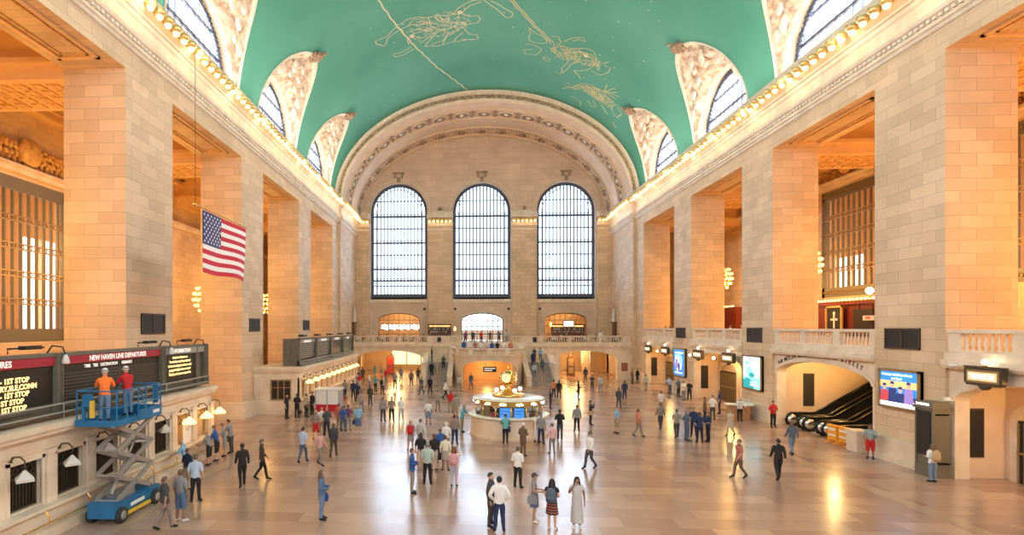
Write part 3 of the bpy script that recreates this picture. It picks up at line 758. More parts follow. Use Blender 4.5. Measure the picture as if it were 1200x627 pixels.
g.build('constellation_painting', ceil, merge=False)
g = M(['star_white', 'star_amber'])
def star(y, x, r, mi): g.face([vp(y+r*sin(2*pi*k/8), x+r*cos(2*pi*k/8), .05) for k in range(8)], mi)
for i, (y, x) in enumerate(ST): star(y, x, .22 if i < 2 or i == 19 else .07, 1 if i < 2 or i == 19 else 0)
for k in range(160): star(random.uniform(30, 66), random.uniform(-14, 14), random.uniform(.02, .05), 0)
g.build('star_painting', ceil, merge=False)
# ================================================================== THINGS ON THE WALLS
for i, (s, y0, y1, z0, z1, lb) in enumerate([
    (1,26.0,28.1,5.46,6.45,'largest black wall vent on the right, above the blue video screen'), (1,39.3,41.3,5.42,6.46,'black wall vent above the tall cyan video screen'),
    (1,52.6,54.8,5.47,6.46,'black wall vent above the farthest video screen'), (-1,25.9,28.0,6.16,7.19,'largest black wall vent on the left, above the long departure board'),
    (-1,39.3,41.3,6.18,7.16,'black wall vent on the second left pier, below and right of the flag'), (-1,52.7,54.7,6.2,7.2,'smallest black wall vent on the third left pier')]):
    t = thing('wall_vent', lb, 'wall vent', (s*W, (y0+y1)/2, z0)); h = (y1-y0)/2; H_ = z1-z0
    g = M('bronze')
    for a, b, c_, d in ((-h,h,0,.08),(-h,h,H_-.08,H_),(-h,-h+.08,0,H_),(h-.08,h,0,H_),(-.04,.04,0,H_)): g.box(-s*.01, -s*.07, a, b, c_, d)
    g.build('frame', t, merge=False)
    g = M('vent_black'); g.box(0, -s*.03, -h, h, 0, H_)
    for k in range(12): g.box(-s*.03, -s*.05, -h, h, H_*(k+.5)/12-.015, H_*(k+.5)/12+.015)
    g.build('louvre', t, merge=False)

for n_, c_, e_ in (('scr_blue',(.03,.22,.62),1.1),('scr_white',(.85,.95,1),1.3),('scr_yel',(.85,.6,.25),.8),('scr_navy',(.02,.04,.16),.8),('scr_skin',(.75,.45,.33),.7),('scr_red',(.55,.06,.08),.8),
                   ('scr_cyan',(.25,.75,.85),1.2),('scr_teal',(.02,.35,.38),.9),('scr_pale',(.6,.85,.95),1.2),('scr_purple',(.3,.2,.5),.9)): mat(n_, c_, .4, emit=c_, es=e_)
def screen(y0, y1, z0, z1, label):
    t = thing('video_screen', label, 'video screen', (W, (y0+y1)/2, z0)); h = (y1-y0)/2; H_ = z1-z0
    g = M('bronze_gold')
    for a, b, c, d in ((-h,h,0,.1),(-h,h,H_-.1,H_),(-h,-h+.1,0,H_),(h-.1,h,0,H_)): g.box(0, -.22, a, b, c, d)
    g.box(0, -.14, -h, h, 0, H_); g.build('frame', t, merge=False)
    return t, h-.1, H_-.1
def patch(t, mats, shapes, name, x=-.15, H0=.1):
    g = M(mats)
    for i, (mi, pts) in enumerate(shapes): g.face([(x-.004*(i+1), -a, b) for a, b in pts], mi)
    return g.build(name, t, merge=False)
def rect(a, b, c, d): return [(a,c),(b,c),(b,d),(a,d)]
def blob(a, b, r, q=1, n=10): return [(a+r*cos(2*pi*k/n), b+r*q*sin(2*pi*k/n)) for k in range(n)]
t, h, H_ = screen(25.85, 28.3, 2.6, 4.47, 'blue video screen with smiling people on the nearest right pier')
sh = [(0, rect(-h,h,.1,H_)), (1, rect(-h,h,.1,.42)), (3, rect(-h,h,.42,.62)), (2, rect(-h,h,1.0,1.32))]
for a, b, c in ((-.85,1.0,4),(-.35,1.12,3),(.15,.9,3),(.65,1.15,5)):
    sh += [(c, [(a-.28,.3),(a+.28,.3),(a+.22,b-.15),(a-.22,b-.15)]), (6, blob(a, b, .12, 1.2)), (3, [(a-.13,b+.05),(a+.13,b+.05),(a+.1,b+.17),(a-.1,b+.17)])]
patch(t, ['scr_blue','scr_white','scr_yel','scr_navy','scr_red','scr_purple','scr_skin'], sh, 'picture')
text_mesh('Getaway with Metro-North', .165, 'scr_white', 'lettering', t, FNX((-.26, 0, 1.63)), .002, bold=.004, sx=.98)
text_mesh('and Save!', .165, 'scr_white', 'lettering', t, FNX((-.26, 0, 1.44)), .002, bold=.004)
text_mesh('Getaway packages from Grand Central', .075, 'scr_white', 'lettering', t, FNX((-.26, .2, .26)), .002)
t, h, H_ = screen(39.1, 41.7, 2.0, 4.46, 'tall cyan and white video screen on the second right pier')
patch(t, ['scr_pale','scr_cyan','scr_teal','scr_white'], [(0, rect(-h,h,.1,H_)), (1, rect(-h,h,.1,.9)), (2, [(-h,.1),(.3,.1),(.1,.6),(-.5,.85),(-h,.7)]), (1, blob(-.3,1.3,.5,.7)), (2, blob(.0,1.05,.42,.45)), (3, blob(.5,1.75,.45,.6)), (1, blob(-.6,1.9,.3,.6)), (3, rect(-.2,.9,.3,.4)), (3, rect(-.2,.7,.5,.56))], 'picture')
t, h, H_ = screen(52.3, 55.2, 1.76, 4.46, 'farthest blue and white video screen on the third right pier')
patch(t, ['scr_blue','scr_white','scr_purple','scr_cyan','scr_navy'], [(0, rect(-h,h,.1,H_)), (1, blob(-.2,1.3,.9,.9)), (2, blob(-.6,1.2,.4,1.4)), (3, blob(.4,1.6,.4,1.1)), (4, blob(0,.9,.25,1.8)), (1, rect(-1,1,2.2,2.35)), (1, rect(-1,.8,.3,.42)), (3, rect(-1,.4,1.9,2.1))], 'picture')

# track signs hung in front of the balcony with a bulb on top
def gate_sign(y, z, w, label, txt='TRACK 26'):
    t = thing('track_sign', label, 'sign', (W-.38, y, z)); h = w/2
    g = M('bronze'); hx = [(-h,-.22),(-h+.1,-.36),(h-.1,-.36),(h,-.22),(h,.3),(h-.1,.36),(-h+.1,.36),(-h,.3)]
    g.prism(hx, -.1, .1, lambda a, b, d: (d, a, b)); g.prism([(-.25,-.36),(.25,-.36),(.08,-.52),(-.08,-.52)], -.08, .08, lambda a, b, d: (d, a, b))
    g.bar((.1, 0, .1), (.5, 0, .1), .06); g.bar((0,0,.36), (0,0,.46), .05); g.box(-.05,.05,-h-.08,h+.08,.33,.4); g.build('frame', t, merge=False)
    g = M('bronze_gold'); g.box(-.12, -.1, -h+.12, h-.12, -.25, .25); g.build('inner_frame', t)
    g = M(mat('sign_glow', (.9,.75,.45), .5, emit=(.8,.6,.3), es=.3)); g.box(-.135, -.12, -h+.2, h-.2, -.17, .17); g.build('panel', t)
    text_mesh(txt, .22, 'lit_letter', 'lettering', t, FNX((-.14, 0, 0)), .004, bold=.008, sx=w/1.6)
    g = M('bulb_white'); g.ball((0, 0, .58), .11, n=8, m=6); g.build('bulb', t)
    g = M('brass'); g.lathe([(.06,.4),(.08,.46),(.05,.5)], n=8); g.build('socket', t)
    return t
mat('lit_letter', (1,1,.95), .5, emit=(1,1,.9), es=3)
gate_sign(22.5, 4.55, 1.6, 'lit track sign nearest the camera, over the gate at the right edge')
gate_sign(43.4, 4.1, 1.9, 'lit track sign just left of the tall cyan screen')
gate_sign(48.9, 4.1, 1.9, 'lit track sign just right of the farthest blue screen')
gate_sign(56.8, 4.1, 1.9, 'lit track sign just left of the farthest blue screen')
gate_sign(61.9, 4.1, 1.9, 'farthest lit track sign on the right wall')
for y in (46.2, 59.4, 51.0):
    t = thing('wall_lamp', 'small round white lamp between the track signs on the right balcony front', 'lamp', (W-.05, y, 3.95), group='small round lamps between track signs')
    g = M('bronze'); g.lathe([(.12,0),(.14,.06),(.1,.1)], axis='x', n=10); g.v = [(-x, yy, z) for x, yy, z in g.v]; g.build('bracket', t)
    g = M('bulb_white'); g.ball((-.2,0,0), .12, n=8, m=6); g.build('globe', t)
text_mesh('26 TRACK', .34, 'bronze', 'lettering', None, FNX((W+2.2, 22.4, 3.5)), .01).parent = bpy.data.objects['wall_passage']
# incised names over the escalator arch, bent to its curve
def arc_text(txt, y0, y1):
    cy, hh, r, zs = (29.15+37.78)/2, 4.3, .95, 3.45
    for i, ch in enumerate(txt):
        if ch == ' ': continue
        y = y0+(y1-y0)*(i+.5)/len(txt); u = (y-cy)/(hh+.3); z = zs+(r+.42)*sqrt(max(0,1-u*u)); sl = math.atan(-(r+.42)*u/(hh+.3)/sqrt(max(.05,1-u*u)))
        mt = FNX((W+.14, y, z)) @ Matrix.Rotation(-sl, 4, 'Z')
        text_mesh(ch, .36, 'bronze', 'carved_letter', bpy.data.objects['wall_passage.001'], mt, .01, bold=.004)
arc_text('THE METLIFE BUILDING', 37.6, 34.0); arc_text('45TH STREET', 33.0, 29.8)

# information cabinet standing against the nearest right pier
t = thing('information_cabinet', 'tall bronze information cabinet with a black panel against the nearest right pier', 'cabinet', (17.95, 24.95, 0))
g = M('bronze_green'); g.box(-.4, .35, -.5, .45, 0, .5); g.box(-.36, .35, -.46, .42, .5, 2.95); g.box(-.46, .35, -.56, .5, 2.95, 3.05); g.box(-.42, .35, -.5, .46, 3.05, 3.25)
g.box(-.40, -.3, -.5, -.42, .5, 2.95); g.box(-.4, -.3, .36, .44, .5, 2.95); g.build('body', t, merge=False)
g = M('vent_black'); g.box(-.41, -.36, -.38, .34, .95, 2.85)
g.build('notice_panel', t, merge=False)
g = M('lit_letter')
for k in range(6): g.box(-.43, -.42, -.33+.12*k, -.26+.12*k, 3.1, 3.19)
g.build('header_letters', t, merge=False)
g = M('bronze_gold')
for e in (-1, 1): g.box(-.3*1+.02, .3, -.51, -.46, .6, .66); g.box(-.28, .28, -.49, -.46, 2.7, 2.76)
g.build('side_moulding', t, merge=False)
t = thing('security_camera', 'small white security camera on the balcony edge left of the nearest track sign', 'camera', (W-.1, 23.9, 4.9))
g = M('white'); g.tube([(0,0,0),(-.25,0,.02)], .03); g.box(-.42,-.2,-.07,.07,-.03,.1); g.build('body', t, merge=False)
t = thing('security_camera', 'small white security camera at the top of the bronze cabinet', 'camera', (W-.02, 24.35, 3.35))
g = M('white'); g.tube([(0,0,0),(-.2,0,.1)], .03); g.box(-.34,-.16,-.08,.06,.02,.16); g.build('body', t, merge=False)

# escalators rising away behind the right arch
def escalator(y, label):
    t = thing('escalator', label, 'escalator', (18.9, y, 0)); hw = .55
    def zz(x): return 0 if x < 1.4 else (x-1.4)*tan30
    tan30 = .577; X1 = 9.2
    g = M(['grey', 'black_metal'])
    g.box(0, 1.4, -hw, hw, -.1, .03); x = 1.4
    while x < X1: g.box(x, x+.4, -hw, hw, zz(x)-.5, zz(x)+.12, 1); g.box(x, x+.03, -hw, hw, zz(x)-.1, zz(x)+.13, 0); x += .4
    g.build('steps', t, merge=False)
    for e in (-1, 1):
        path = [(0,0),(1.4,0),(2.0,zz(2.0)),(X1,zz(X1))]
        g = M(['black_metal', 'brass'])
        poly = [(-.1,0)]+[(a,b) for a,b in path[1:]]+[(a,b+.85) for a,b in path[::-1]]+[(-.3,.75),(-.38,.5),(-.32,.25)]
        yy0, yy1 = e*(hw+.02), e*(hw+.12); g.prism(poly, yy0, yy1, lambda a, b, d: (a, d, b))
        g.tube([(a, e*(hw+.07), b+.55) for a, b in path], .03, 1); g.build('balustrade', t, merge=False)
        g = M(mat('handrail_black', (.01,.01,.012), .15)); g.tube([(-.3, e*(hw+.07), .15),(-.42, e*(hw+.07), .45),(-.34, e*(hw+.07), .75),(-.1, e*(hw+.07), .9)]+[(a, e*(hw+.07), b+.92) for a, b in path[1:]], .07, n=8); g.build('handrail', t)
        g = M('chrome'); g.lathe([(.001,-.1),(.3,-.1),(.33,0),(.3,.1),(.001,.1)], (-.02, e*(hw+.07), .5), 14, axis='y'); g.build('newel', t)
mat('chrome', (.7,.68,.65), .2, .9)
escalator(36.2, 'farthest escalator with black handrails rising behind the right arch')
escalator(34.4, 'middle escalator with black handrails rising behind the right arch')
escalator(32.6, 'nearest escalator with black handrails, behind the orange barriers')
mat('barrier_orange', (.85,.36,.03), .5)
for k in range(3):
    t = thing('safety_barrier', ['leftmost orange safety barrier at the foot of the escalators','middle orange safety barrier at the foot of the escalators','rightmost orange safety barrier, nearest the pier'][k], 'barrier', (18.15+.12*k, 31.75-.72*k, 0), .1)
    g = M('barrier_orange'); g.box(-.06,.06,-.32,.32,.18,.98); 
    for e in (-.3, .3): g.box(-.25,.25,e-.05,e+.05,0,.06); g.box(-.05,.05,e-.05,e+.05,.06,.2)
    g.box(-.08,.08,-.34,.34,.95,1.03); g.build('panel', t, merge=False)
    g = M('white'); g.box(-.068,.068,-.25,.25,.72,.84); g.box(-.068,.068,-.25,.25,.4,.5); g.build('reflective_strip', t, merge=False)
t = thing('marble_post', 'pale stone newel block at the pier corner beside the man in red shorts', 'stone block', (18.15, 29.75, 0))
g = M('limestone'); g.box(-.35,.35,-.4,.4,0,.95); g.box(-.4,.4,-.45,.45,.95,1.1); g.build('block', t, merge=False)

# information desk near the right gates
t = thing('service_desk', 'curved wooden service desk with a white top by the right gates', 'desk', (17.0, 39.9, 0), -.15)
g = M(noisy('desk_wood', (.36,.16,.07), (.5,.25,.11), 3, .4)); g.prism([(-.8,-.5),(.5,-.62),(.75,-.3),(.75,.5),(.3,.5),(.3,0),(-.8,.1)], 0, 1.0, lambda a, b, d: (a, b, d)); g.build('body', t)
g = M('white'); g.prism([(-.95,-.6),(.55,-.74),(.9,-.35),(.9,.55),(.2,.55),(.2,.08),(-.95,.2)], 1.0, 1.08, lambda a, b, d: (a, b, d)); g.build('desktop', t)
t = thing('display_pillar', 'dark bronze display pillar inside the gate behind the service desk', 'display pillar', (18.75, 41.2, 0))
g = M('bronze_green'); g.box(-.25,.25,-.4,.4,0,2.9); g.build('body', t); g = M('vent_black'); g.box(-.28,-.25,-.3,.3,.9,2.7); g.build('panel', t)

# ------------------------------------------------------------------ flag
t = thing('flag', 'large red white and blue striped flag with stars, hanging along the left side', 'flag', (-14, 23.42, 8.92))
Lf, Hf = 4.7, 2.73
def fp(u, v):  # u along fly 0..1, v down 0..1
    y = u*Lf; z = Hf*(1-v); return (.10*sin(u*9+v*1.5)*(.25+v*.75)*(.3+u), y-.03*v, z - .04*sin(u*7)*v)
def fcell(g, u0, u1, v0, v1, mi, nu=10, x=0):
    g.grid([[tuple(c+d for c, d in zip(fp(u0+(u1-u0)*i/nu, v), (x,0,0))) for i in range(nu+1)] for v in (v0, (v0+v1)/2, v1)], mi)
mat('flag_red', (.55,.012,.035), .7); mat('flag_white', (.88,.84,.82), .7); mat('flag_blue', (.025,.04,.17), .7)
g = M(['flag_red', 'flag_white'])
for k in range(13):
    u0 = .40 if k < 7 else 0
    for x in (.006, -.006): fcell(g, u0, 1, k/13, (k+1)/13, k % 2, 24, x)
g.build('stripes', t, merge=False)
g = M('flag_blue'); 
for x in (.006, -.006): fcell(g, 0, .40, 0, 7/13, 0, 12, x)
g.build('canton', t, merge=False)
g = M('flag_white')
for r in range(9):
    for c in range(6 if r % 2 == 0 else 5):
        u = (.4/12)*(1+2*c+(r % 2)); v = (7/13/10)*(r+1)
        p = fp(u, v)
        for x in (.014, -.014):
            g.face([(p[0]+x, p[1]+(.085 if q % 2 == 0 else .034)*sin(pi*q/5), p[2]+(.085 if q % 2 == 0 else .034)*cos(pi*q/5)) for q in range(10)])
g.build('stars', t, merge=False)
g = M('brass'); g.tube([(0,-.7,Hf+.08),(0,Lf+.1,Hf+.08)], .04, n=8); g.ball((0,-.75,Hf+.08), .09); g.build('pole', t, merge=False)
g = M('black_metal'); g.tube([(0,-.65,Hf+.1),(0,-.65,26)], .012, n=4); g.build('cable', t, merge=False)

# ------------------------------------------------------------------ chandeliers
def make_chandelier():
    t = thing('chandelier', '', 'chandelier', (0,0,0), group=None)
    g = M('brass'); R = 1.25
    for k in range(5):
        z = (-.9, -.5, 0, .5, .9)[k]; r = R*sqrt(1-(z/R)**2)*.9
        g.tube([(r*cos(2*pi*i/24), r*sin(2*pi*i/24), z) for i in range(24)], .06, n=6, closed=True)
    g.lathe([(.01,-1.5),(.15,-1.4),(.25,-1.2),(.12,-1.0),(.12,1.1),(.3,1.3),(.2,1.6),(.03,1.8)], n=12); g.build('frame', t, merge=False)
    b0 = M('lamp_amber'); b0.ball((0,0,0), .13, n=7, m=5); me = b0.mesh('bulb')
    for k, (z, n) in enumerate(((-1.05,8),(-.62,14),(-.12,18),(.38,16),(.85,12))):
        r = R*sqrt(1-(z/(R*1.08))**2)
        for i in range(n):
            a = 2*pi*(i+.5*(k % 2))/n; o = bpy.data.objects.new('bulb', me); COL.objects.link(o); o.parent = t; o.location = (r*cos(a), r*sin(a), z)
    return t
ch0 = make_chandelier()
def place_ch(x, y, z, label, first=False):
    t = ch0 if first else copy_tree(ch0); t.location = (x, y, z); t['label'] = label
    ztop = 21.0-z
    g = M('bronze')
    zz = 1.7; pts = []
    while zz < ztop: g.lathe([(.03,zz),(.05,zz+.1),(.03,zz+.2)], n=6); zz += .3
    g.tube([(0,0,1.6),(0,0,ztop)], .025, n=5)
    if x > 0: 
        for zb_ in (3.3, 6.6): g.lathe([(.02,zb_),(.2,zb_+.1),(.22,zb_+.3),(.05,zb_+.6)], n=10)
    g.build('chain', t, merge=False)
    return t
place_ch(-24.85, 46.7, 9.0, 'glowing amber chandelier below the flag, half behind the second left pier', True)
place_ch(-25.2, 60.0, 9.2, 'amber chandelier showing as a sliver behind the third left pier')
place_ch(24.8, 60.0, 11.8, 'glowing amber chandelier seen right of the third right pier')
place_ch(25.6, 46.7, 11.7, 'amber chandelier showing as a few bulbs beside the second right pier')

# ------------------------------------------------------------------ shop front on the right balcony below the window
t = thing('shop_front', 'dark red wooden shop front with a row of bulbs under the right aisle window', 'shop front', (28.2, 46.0, FLZ))
g = M('red_wood'); g.box(0, 1.0, -6, 5.2, 0, 3.4); g.box(-.15, 0, -6, 5.2, 3.1, 3.4)
for k in range(9): g.box(-.06, 0, -6+1.35*k, -5.85+1.35*k, 0, 3.1)
g.build('panelling', t, merge=False)
g = M('dark'); g.box(-.08, 0, -3.4, -1.3, 0, 2.7); g.build('doorway', t)
g = M('bulb_warm')
for k in range(26): g.ball((-.25, -5.8+.42*k, 3.5), .09, n=6, m=4)
g.build('bulb_row', t, merge=False)
t = thing('framed_sign', 'gilt framed black sign with a white cross figure, beside the shop doorway', 'sign', (27.9, 46.5, FLZ+.6))
g = M('gilt')
for a,b,c,d in ((-1,1,0,.15),(-1,1,2.3,2.45),(-1,-.85,0,2.45),(.85,1,0,2.45)): g.box(-.12,.02,a,b,c,d)
g.build('frame', t, merge=False); g = M('dark'); g.box(-.04,0,-.9,.9,.1,2.35); g.build('board', t)
g = M('white'); g.box(-.06,-.045,-.09,.09,.6,1.9); g.box(-.06,-.045,-.42,.42,1.25,1.42); g.ball((-.05,0,1.85),.14,sx=.2); g.build('figure', t, merge=False)
t = thing('exit_sign', 'small red and white lit sign over the shop doorway', 'sign', (27.95, 42.7, FLZ+2.0))
g = M('white'); g.box(-.1,0,-.55,.55,-.18,.18); g.build('box', t); text_mesh('EXIT', .26, 'flag_red', 'lettering', t, FNX((-.11,0,0)), .004, bold=.01)
t = thing('wall_lamp', 'white globe lamp above the shop front bulbs', 'lamp', (27.9, 42.6, FLZ+3.7))
g = M('brass'); g.tube([(0,0,-.2),(0,0,.1)], .05); g.build('stem', t); g = M('bulb_white'); g.ball((0,0,.35),.26); g.build('globe', t)
t = thing('shop_front', 'dark red wooden doorway on the far right balcony between the second and third piers', 'shop front', (28.2, 67.5, FLZ))
g = M('red_wood'); g.box(0,1,-4,3,0,3.6); g.build('panelling', t); g = M('dark'); g.box(-.05,0,-1,1,0,2.8); g.build('doorway', t)
g = M('lamp_amber'); g.box(-.1,-.05,1.1,1.7,.6,1.9); g.build('lit_window', t)
g = M('bulb_warm'); 
for k in range(14): g.ball((-.2,-3.8+.5*k,3.7),.09,n=6,m=4)
g.build('bulb_row', t, merge=False)

# ------------------------------------------------------------------ ticket offices on the left
def ticket_office(y0, y1, xf, xt, nwin, yc0, lit, name):
    """xf facade plane, xt cornice tip; windows every 1.83 m from yc0"""
    st = struct(name)
    f3 = lambda a, z, d: (xf-d, a, z)
    g = M(['limestone', 'tan_plaster', 'limestone_dark']); cs = [yc0+1.83*k for k in range(nwin)]
    g.wall(y0, y1, 1.0, 2.8, [(c-.6, c+.6, 1.07, 2.47, 0) for c in cs], f3, .35)
    g.box(xf-.02, xf+.25, y0, y1+.05, 0, .9); g.box(xf-.02, xf+.38, y0, y1+.1, 0, .3); g.box(xf-.35, -W+.1, y1-.3, y1, 0, 2.8); g.box(xf, -W+.1, y0, y0+.3, 0, 2.8)
    g.box(-W, -W+.1, y0, y1, 0, 3.4, 1)
    e = xt-xf
    for a, b, p in ((2.7,2.82,.06),(2.82,3.08,.03),(3.08,3.16,e*.4),(3.16,3.3,e*.75),(3.3,3.5,e)): g.box(-W, xf+p, y0-p*.8, y1+p*.8, a, b)
    for c in cs:
        for q in (-.92+.0, ): 
            g.box(xf, xf+.1, c+.915-.17, c+.915+.17, 1.0, 2.7); g.box(xf, xf+.14, c+.915-.2, c+.915+.2, 1.0, 1.2); g.box(xf, xf+.13, c+.915-.2, c+.915+.2, 2.55, 2.7)
        g.box(xf-.02, xf+.06, c-.7, c-.6, 1.0, 2.6); g.box(xf-.02, xf+.06, c+.6, c+.7, 1.0, 2.6); g.box(xf-.02, xf+.06, c-.7, c+.7, 2.47, 2.58)
    g.build('facade', st, merge=False)
    g = M(['limestone', 'brass']); g.box(xf-.3, xf+.42, y0, y1+.05, .93, 1.03)
    y = y0+.5
    while y < y1: g.tube([(xf+.5, y, .95),(xf+.62, y, .8),(xf+.62, y, .62)], .025, 1); y += 1.83
    g.tube([(xf+.62, y0, .62),(xf+.62, y1, .62)], .03, 1); g.build('counter_shelf', st, merge=False)
    for k, c in enumerate(cs):
        on = lit(k)
        w = bpy.data.objects.new('ticket_window', None); COL.objects.link(w); w.parent = st; w.location = (xf-.18, c, 1.05)
        g = M('bronze_gold' if on else 'bronze')
        g.box(-.05,.05,-.6,-.53,0,1.42); g.box(-.05,.05,.53,.6,0,1.42); g.box(-.05,.05,-.6,.6,0,.07); g.box(-.05,.05,-.6,.6,.93,1.0); g.box(-.05,.05,-.6,.6,1.35,1.42)
        for q in range(9 if not on else 0): g.box(-.03,.01,-.5+.125*q-.02,-.5+.125*q+.02,0,.95)
        for q in range(6):
            yy = -.45+.18*q; g.bar((0.02,yy-.09,1.0),(0.02,yy+.09,1.35),.025); g.bar((0.02,yy+.09,1.0),(0.02,yy-.09,1.35),.025)
        g.build('grille', w, merge=False)
        if on:
            g = M('amber_plaster'); g.box(-2.2,-2.1,-.9,.9,-1,1.7); g.build('inside_wall', w)
        else:
            g = M('dark'); g.box(-.2,-.12,-.6,.6,0,1.42); g.build('shutter', w)
    return st, cs
ticket_office(8.0, 27.5, -15.6, -15.3, 7, 15.65, lambda k: k >= 5, 'wall_ticket_office')
ticket_office(40.3, 61.6, -14.95, -14.6, 11, 41.6, lambda k: True, 'wall_ticket_office')
# bench-like top of office two's side wall with a window facing the camera
g = M(['limestone', 'bronze_gold', 'dark']); g.box(-W, -15.0, 40.12, 40.3, 0, 2.75); g.box(-W, -15.0, 40.0, 40.12, 0, 1.0)
for a in (-18.0, -15.2): g.box(a-.15, a+.15, 39.98, 40.12, 1.0, 2.7)
g.build('end_wall', bpy.data.objects['wall_ticket_office.001'], merge=False)
g = M(['bronze_gold', 'dark', 'limestone']); g.box(-16.9,-15.45,40.06,40.11,1.15,2.5,1)
for x in (-16.9,-16.4,-15.95,-15.45): g.box(x-.04,x+.04,40.02,40.1,1.1,2.55)
for z in (1.12,2.0,2.52): g.box(-16.95,-15.4,40.02,40.1,z-.03,z+.03)
for q in (-17.05,-15.3): g.box(q-.08,q+.08,39.95,40.11,1.05,2.65,2)
g.box(-17.1,-15.25,39.95,40.11,2.6,2.72,2)
g.build('side_window', bpy.data.objects['wall_ticket_office.001'], merge=False)
def counter_lamp(x, y, z, on, label, group=None):
    t = thing('counter_lamp', label, 'lamp', (x, y, z), group=group)
    g = M('bronze'); g.tube([(-.45,0,.42),(-.35,0,.6),(-.15,0,.62),(0,0,.5),(0,0,.2)], .025); g.lathe([(.06,-.05),(.06,.05)], (-.45,0,.42), 8, axis='x'); g.build('bracket', t, merge=False)
    g = M('lamp_amber' if on else mat('opal_glass', (.62,.58,.53), .4)); g.lathe([(.30,-.08),(.30,0),(.18,.1),(.08,.2),(.03,.24)], n=4 if not on else 10, sm=False); g.build('shade', t)
    return t
for k, y in enumerate((15.1, 17.0, 18.85, 20.7, 22.5)):
    counter_lamp(-15.15, y, 2.15, False, 'unlit white shaded lamp, number %s along the near ticket counter from the left edge' % ['one','two','three','four','five'][k])
for k, y in enumerate((24.5, 26.2, 27.6)):
    counter_lamp(-15.15, y, 2.15, True, ['glowing amber lamp over the near counter beside the white poster','glowing amber lamp over the near counter above the leaning people','glowing amber lamp at the far end of the near ticket counter'][k])
cl = None
for k in range(11):
    if cl is None: cl = counter_lamp(-14.4, 41.4, 2.3, True, 'glowing amber lamp in the row along the far ticket counter', 'lamps of the far ticket counter')
    else: c2_ = copy_tree(cl); c2_.location = (-14.4, 41.4+1.83*k, 2.3)
t = thing('poster', 'white poster with a dark oval standing in the first lit ticket window', 'poster', (-15.5, 24.9, 1.1))
g = M('white'); g.box(0,.04,-.35,.35,0,1.15); g.build('sheet', t); g = M('grey'); g.lathe([(.14,.045),(.17,.05),(.14,.055)], (0,0,.75), 12, axis='x'); g.build('print', t)
t = thing('poster', 'brightly lit poster board on the pale wall between the two ticket counters', 'poster', (-21.6, 43.0, .6))
g = M('bronze_gold'); g.box(-.6,.6,-.05,.05,0,2.2); g.build('frame', t)
g = M(mat('poster_glow', (1,.85,.4), .5, emit=(1,.8,.3), es=3)); g.box(-.5,.5,-.07,-.05,.1,2.1); g.build('sheet', t); g = M('grey'); g.box(-.4,.4,-.08,-.07,.4,.5); g.box(-.4,.2,-.08,-.07,.8,.9); g.box(-.3,.4,-.08,-.07,1.3,1.6); g.build('print', t, merge=False)

# ------------------------------------------------------------------ departure boards
noisy('board_frame', (.12,.11,.085), (.17,.155,.12), 2, .45); mat('board_black', (.022,.02,.016), .35); mat('board_red', (.38,.02,.04), .5); mat('board_grey', (.34,.33,.29), .5)
mat('led_yellow', (1,.72,.3), .5, emit=(1,.62,.22), es=1.8); mat('letter_white', (.85,.82,.75), .5, emit=(.9,.85,.75), es=.5); mat('slat', (.07,.055,.04), .5)
t = thing('departure_board', 'long near departure board with a red New Haven Line header above the left ticket counter', 'departure board', (-15.8, 8, 3.6))
Y = lambda y: y-8
g = M('board_frame'); g.box(-.55,-.12,0,19.5,0,2.05); g.box(-.12,.05,0,19.5,0,.12); g.box(-.12,.06,0,19.5,1.95,2.06)
for y in (10.4, 17.2, 23.35, 27.35): g.box(-.1,.08,Y(y)-.13,Y(y)+.13,0,2.05); g.box(.08,.12,Y(y)-.13,Y(y)-.08,0,2.05); g.box(.08,.12,Y(y)+.08,Y(y)+.13,0,2.05)
g.box(-.12,.04,Y(26.45),Y(26.55),0,2.0); g.build('frame', t, merge=False)
for a, b, mm in ((10.55,17.05,'board_red'),(17.35,23.2,'board_red'),(23.5,27.2,'board_grey')):
    g = M(mm); g.box(-.12,.03,Y(a),Y(b),1.66,1.94); g.build('header', t)
for a, b in ((10.55,17.05),(17.35,23.2)):
    g = M('board_black'); g.box(-.12,-.05,Y(a),Y(b),.45,1.64); g.build('screen', t)
    g = M(['slat', 'board_grey'])
    for k in range(8 if a > 17 else 0): 
        z = .5+.115*k; g.box(-.05,-.02,Y(a)+.1,Y(b)-.1,z,z+.07)
    for k in range(9): g.box(-.05,-.03,Y(a)+.4+k*.6,Y(a)+.9+k*.6,.2,.24,0)
    g.build('slat_row', t, merge=False)
g = M('board_black'); g.box(-.12,-.05,Y(23.55),Y(26.4),.42,1.62); g.build('screen', t)
text_mesh('NEW HAVEN LINE DEPARTURES', .26, 'letter_white', 'lettering', t, FPX((.035, Y(20.4), 1.8)), .004, bold=.006, sx=.92)
text_mesh('HARLEM LINE DEPARTURES', .26, 'letter_white', 'lettering', t, FPX((.035, Y(13.9), 1.8)), .004, bold=.006, sx=.92)
text_mesh('INFORMATION', .24, 'letter_white', 'lettering', t, FPX((.035, Y(25.0), 1.8)), .004, bold=.006)
text_mesh('TIME   TRK   DESTINATION      REMARKS', .16, 'letter_white', 'lettering', t, FPX((-.045, Y(19.9), 1.53)), .004, bold=.004, sx=.95)
for k, s_ in enumerate(['N   - 1ST STOP','DANBURY,SLE,CONN','N   - 1ST STOP','   - 1ST STOP','N   - 1ST STOP']):
    text_mesh(s_, .22, 'led_yellow', 'lettering', t, FPX((-.045, Y(16.4 if k == 1 else (16.1, 0, 16.1, 15.9, 16.0)[k]), 1.30-.21*k)), .004, align='RIGHT', bold=.007)
for k, s_ in enumerate(['Attention Customers:','Your ticket must be purchased','before boarding the train to avoid','paying the higher fare on board','Thank you for your cooperation']):
    text_mesh(s_, .15, 'led_yellow', 'lettering', t, FPX((-.045, Y(25.0), 1.50-.19*k)), .004, bold=.004)
g = M('board_grey')
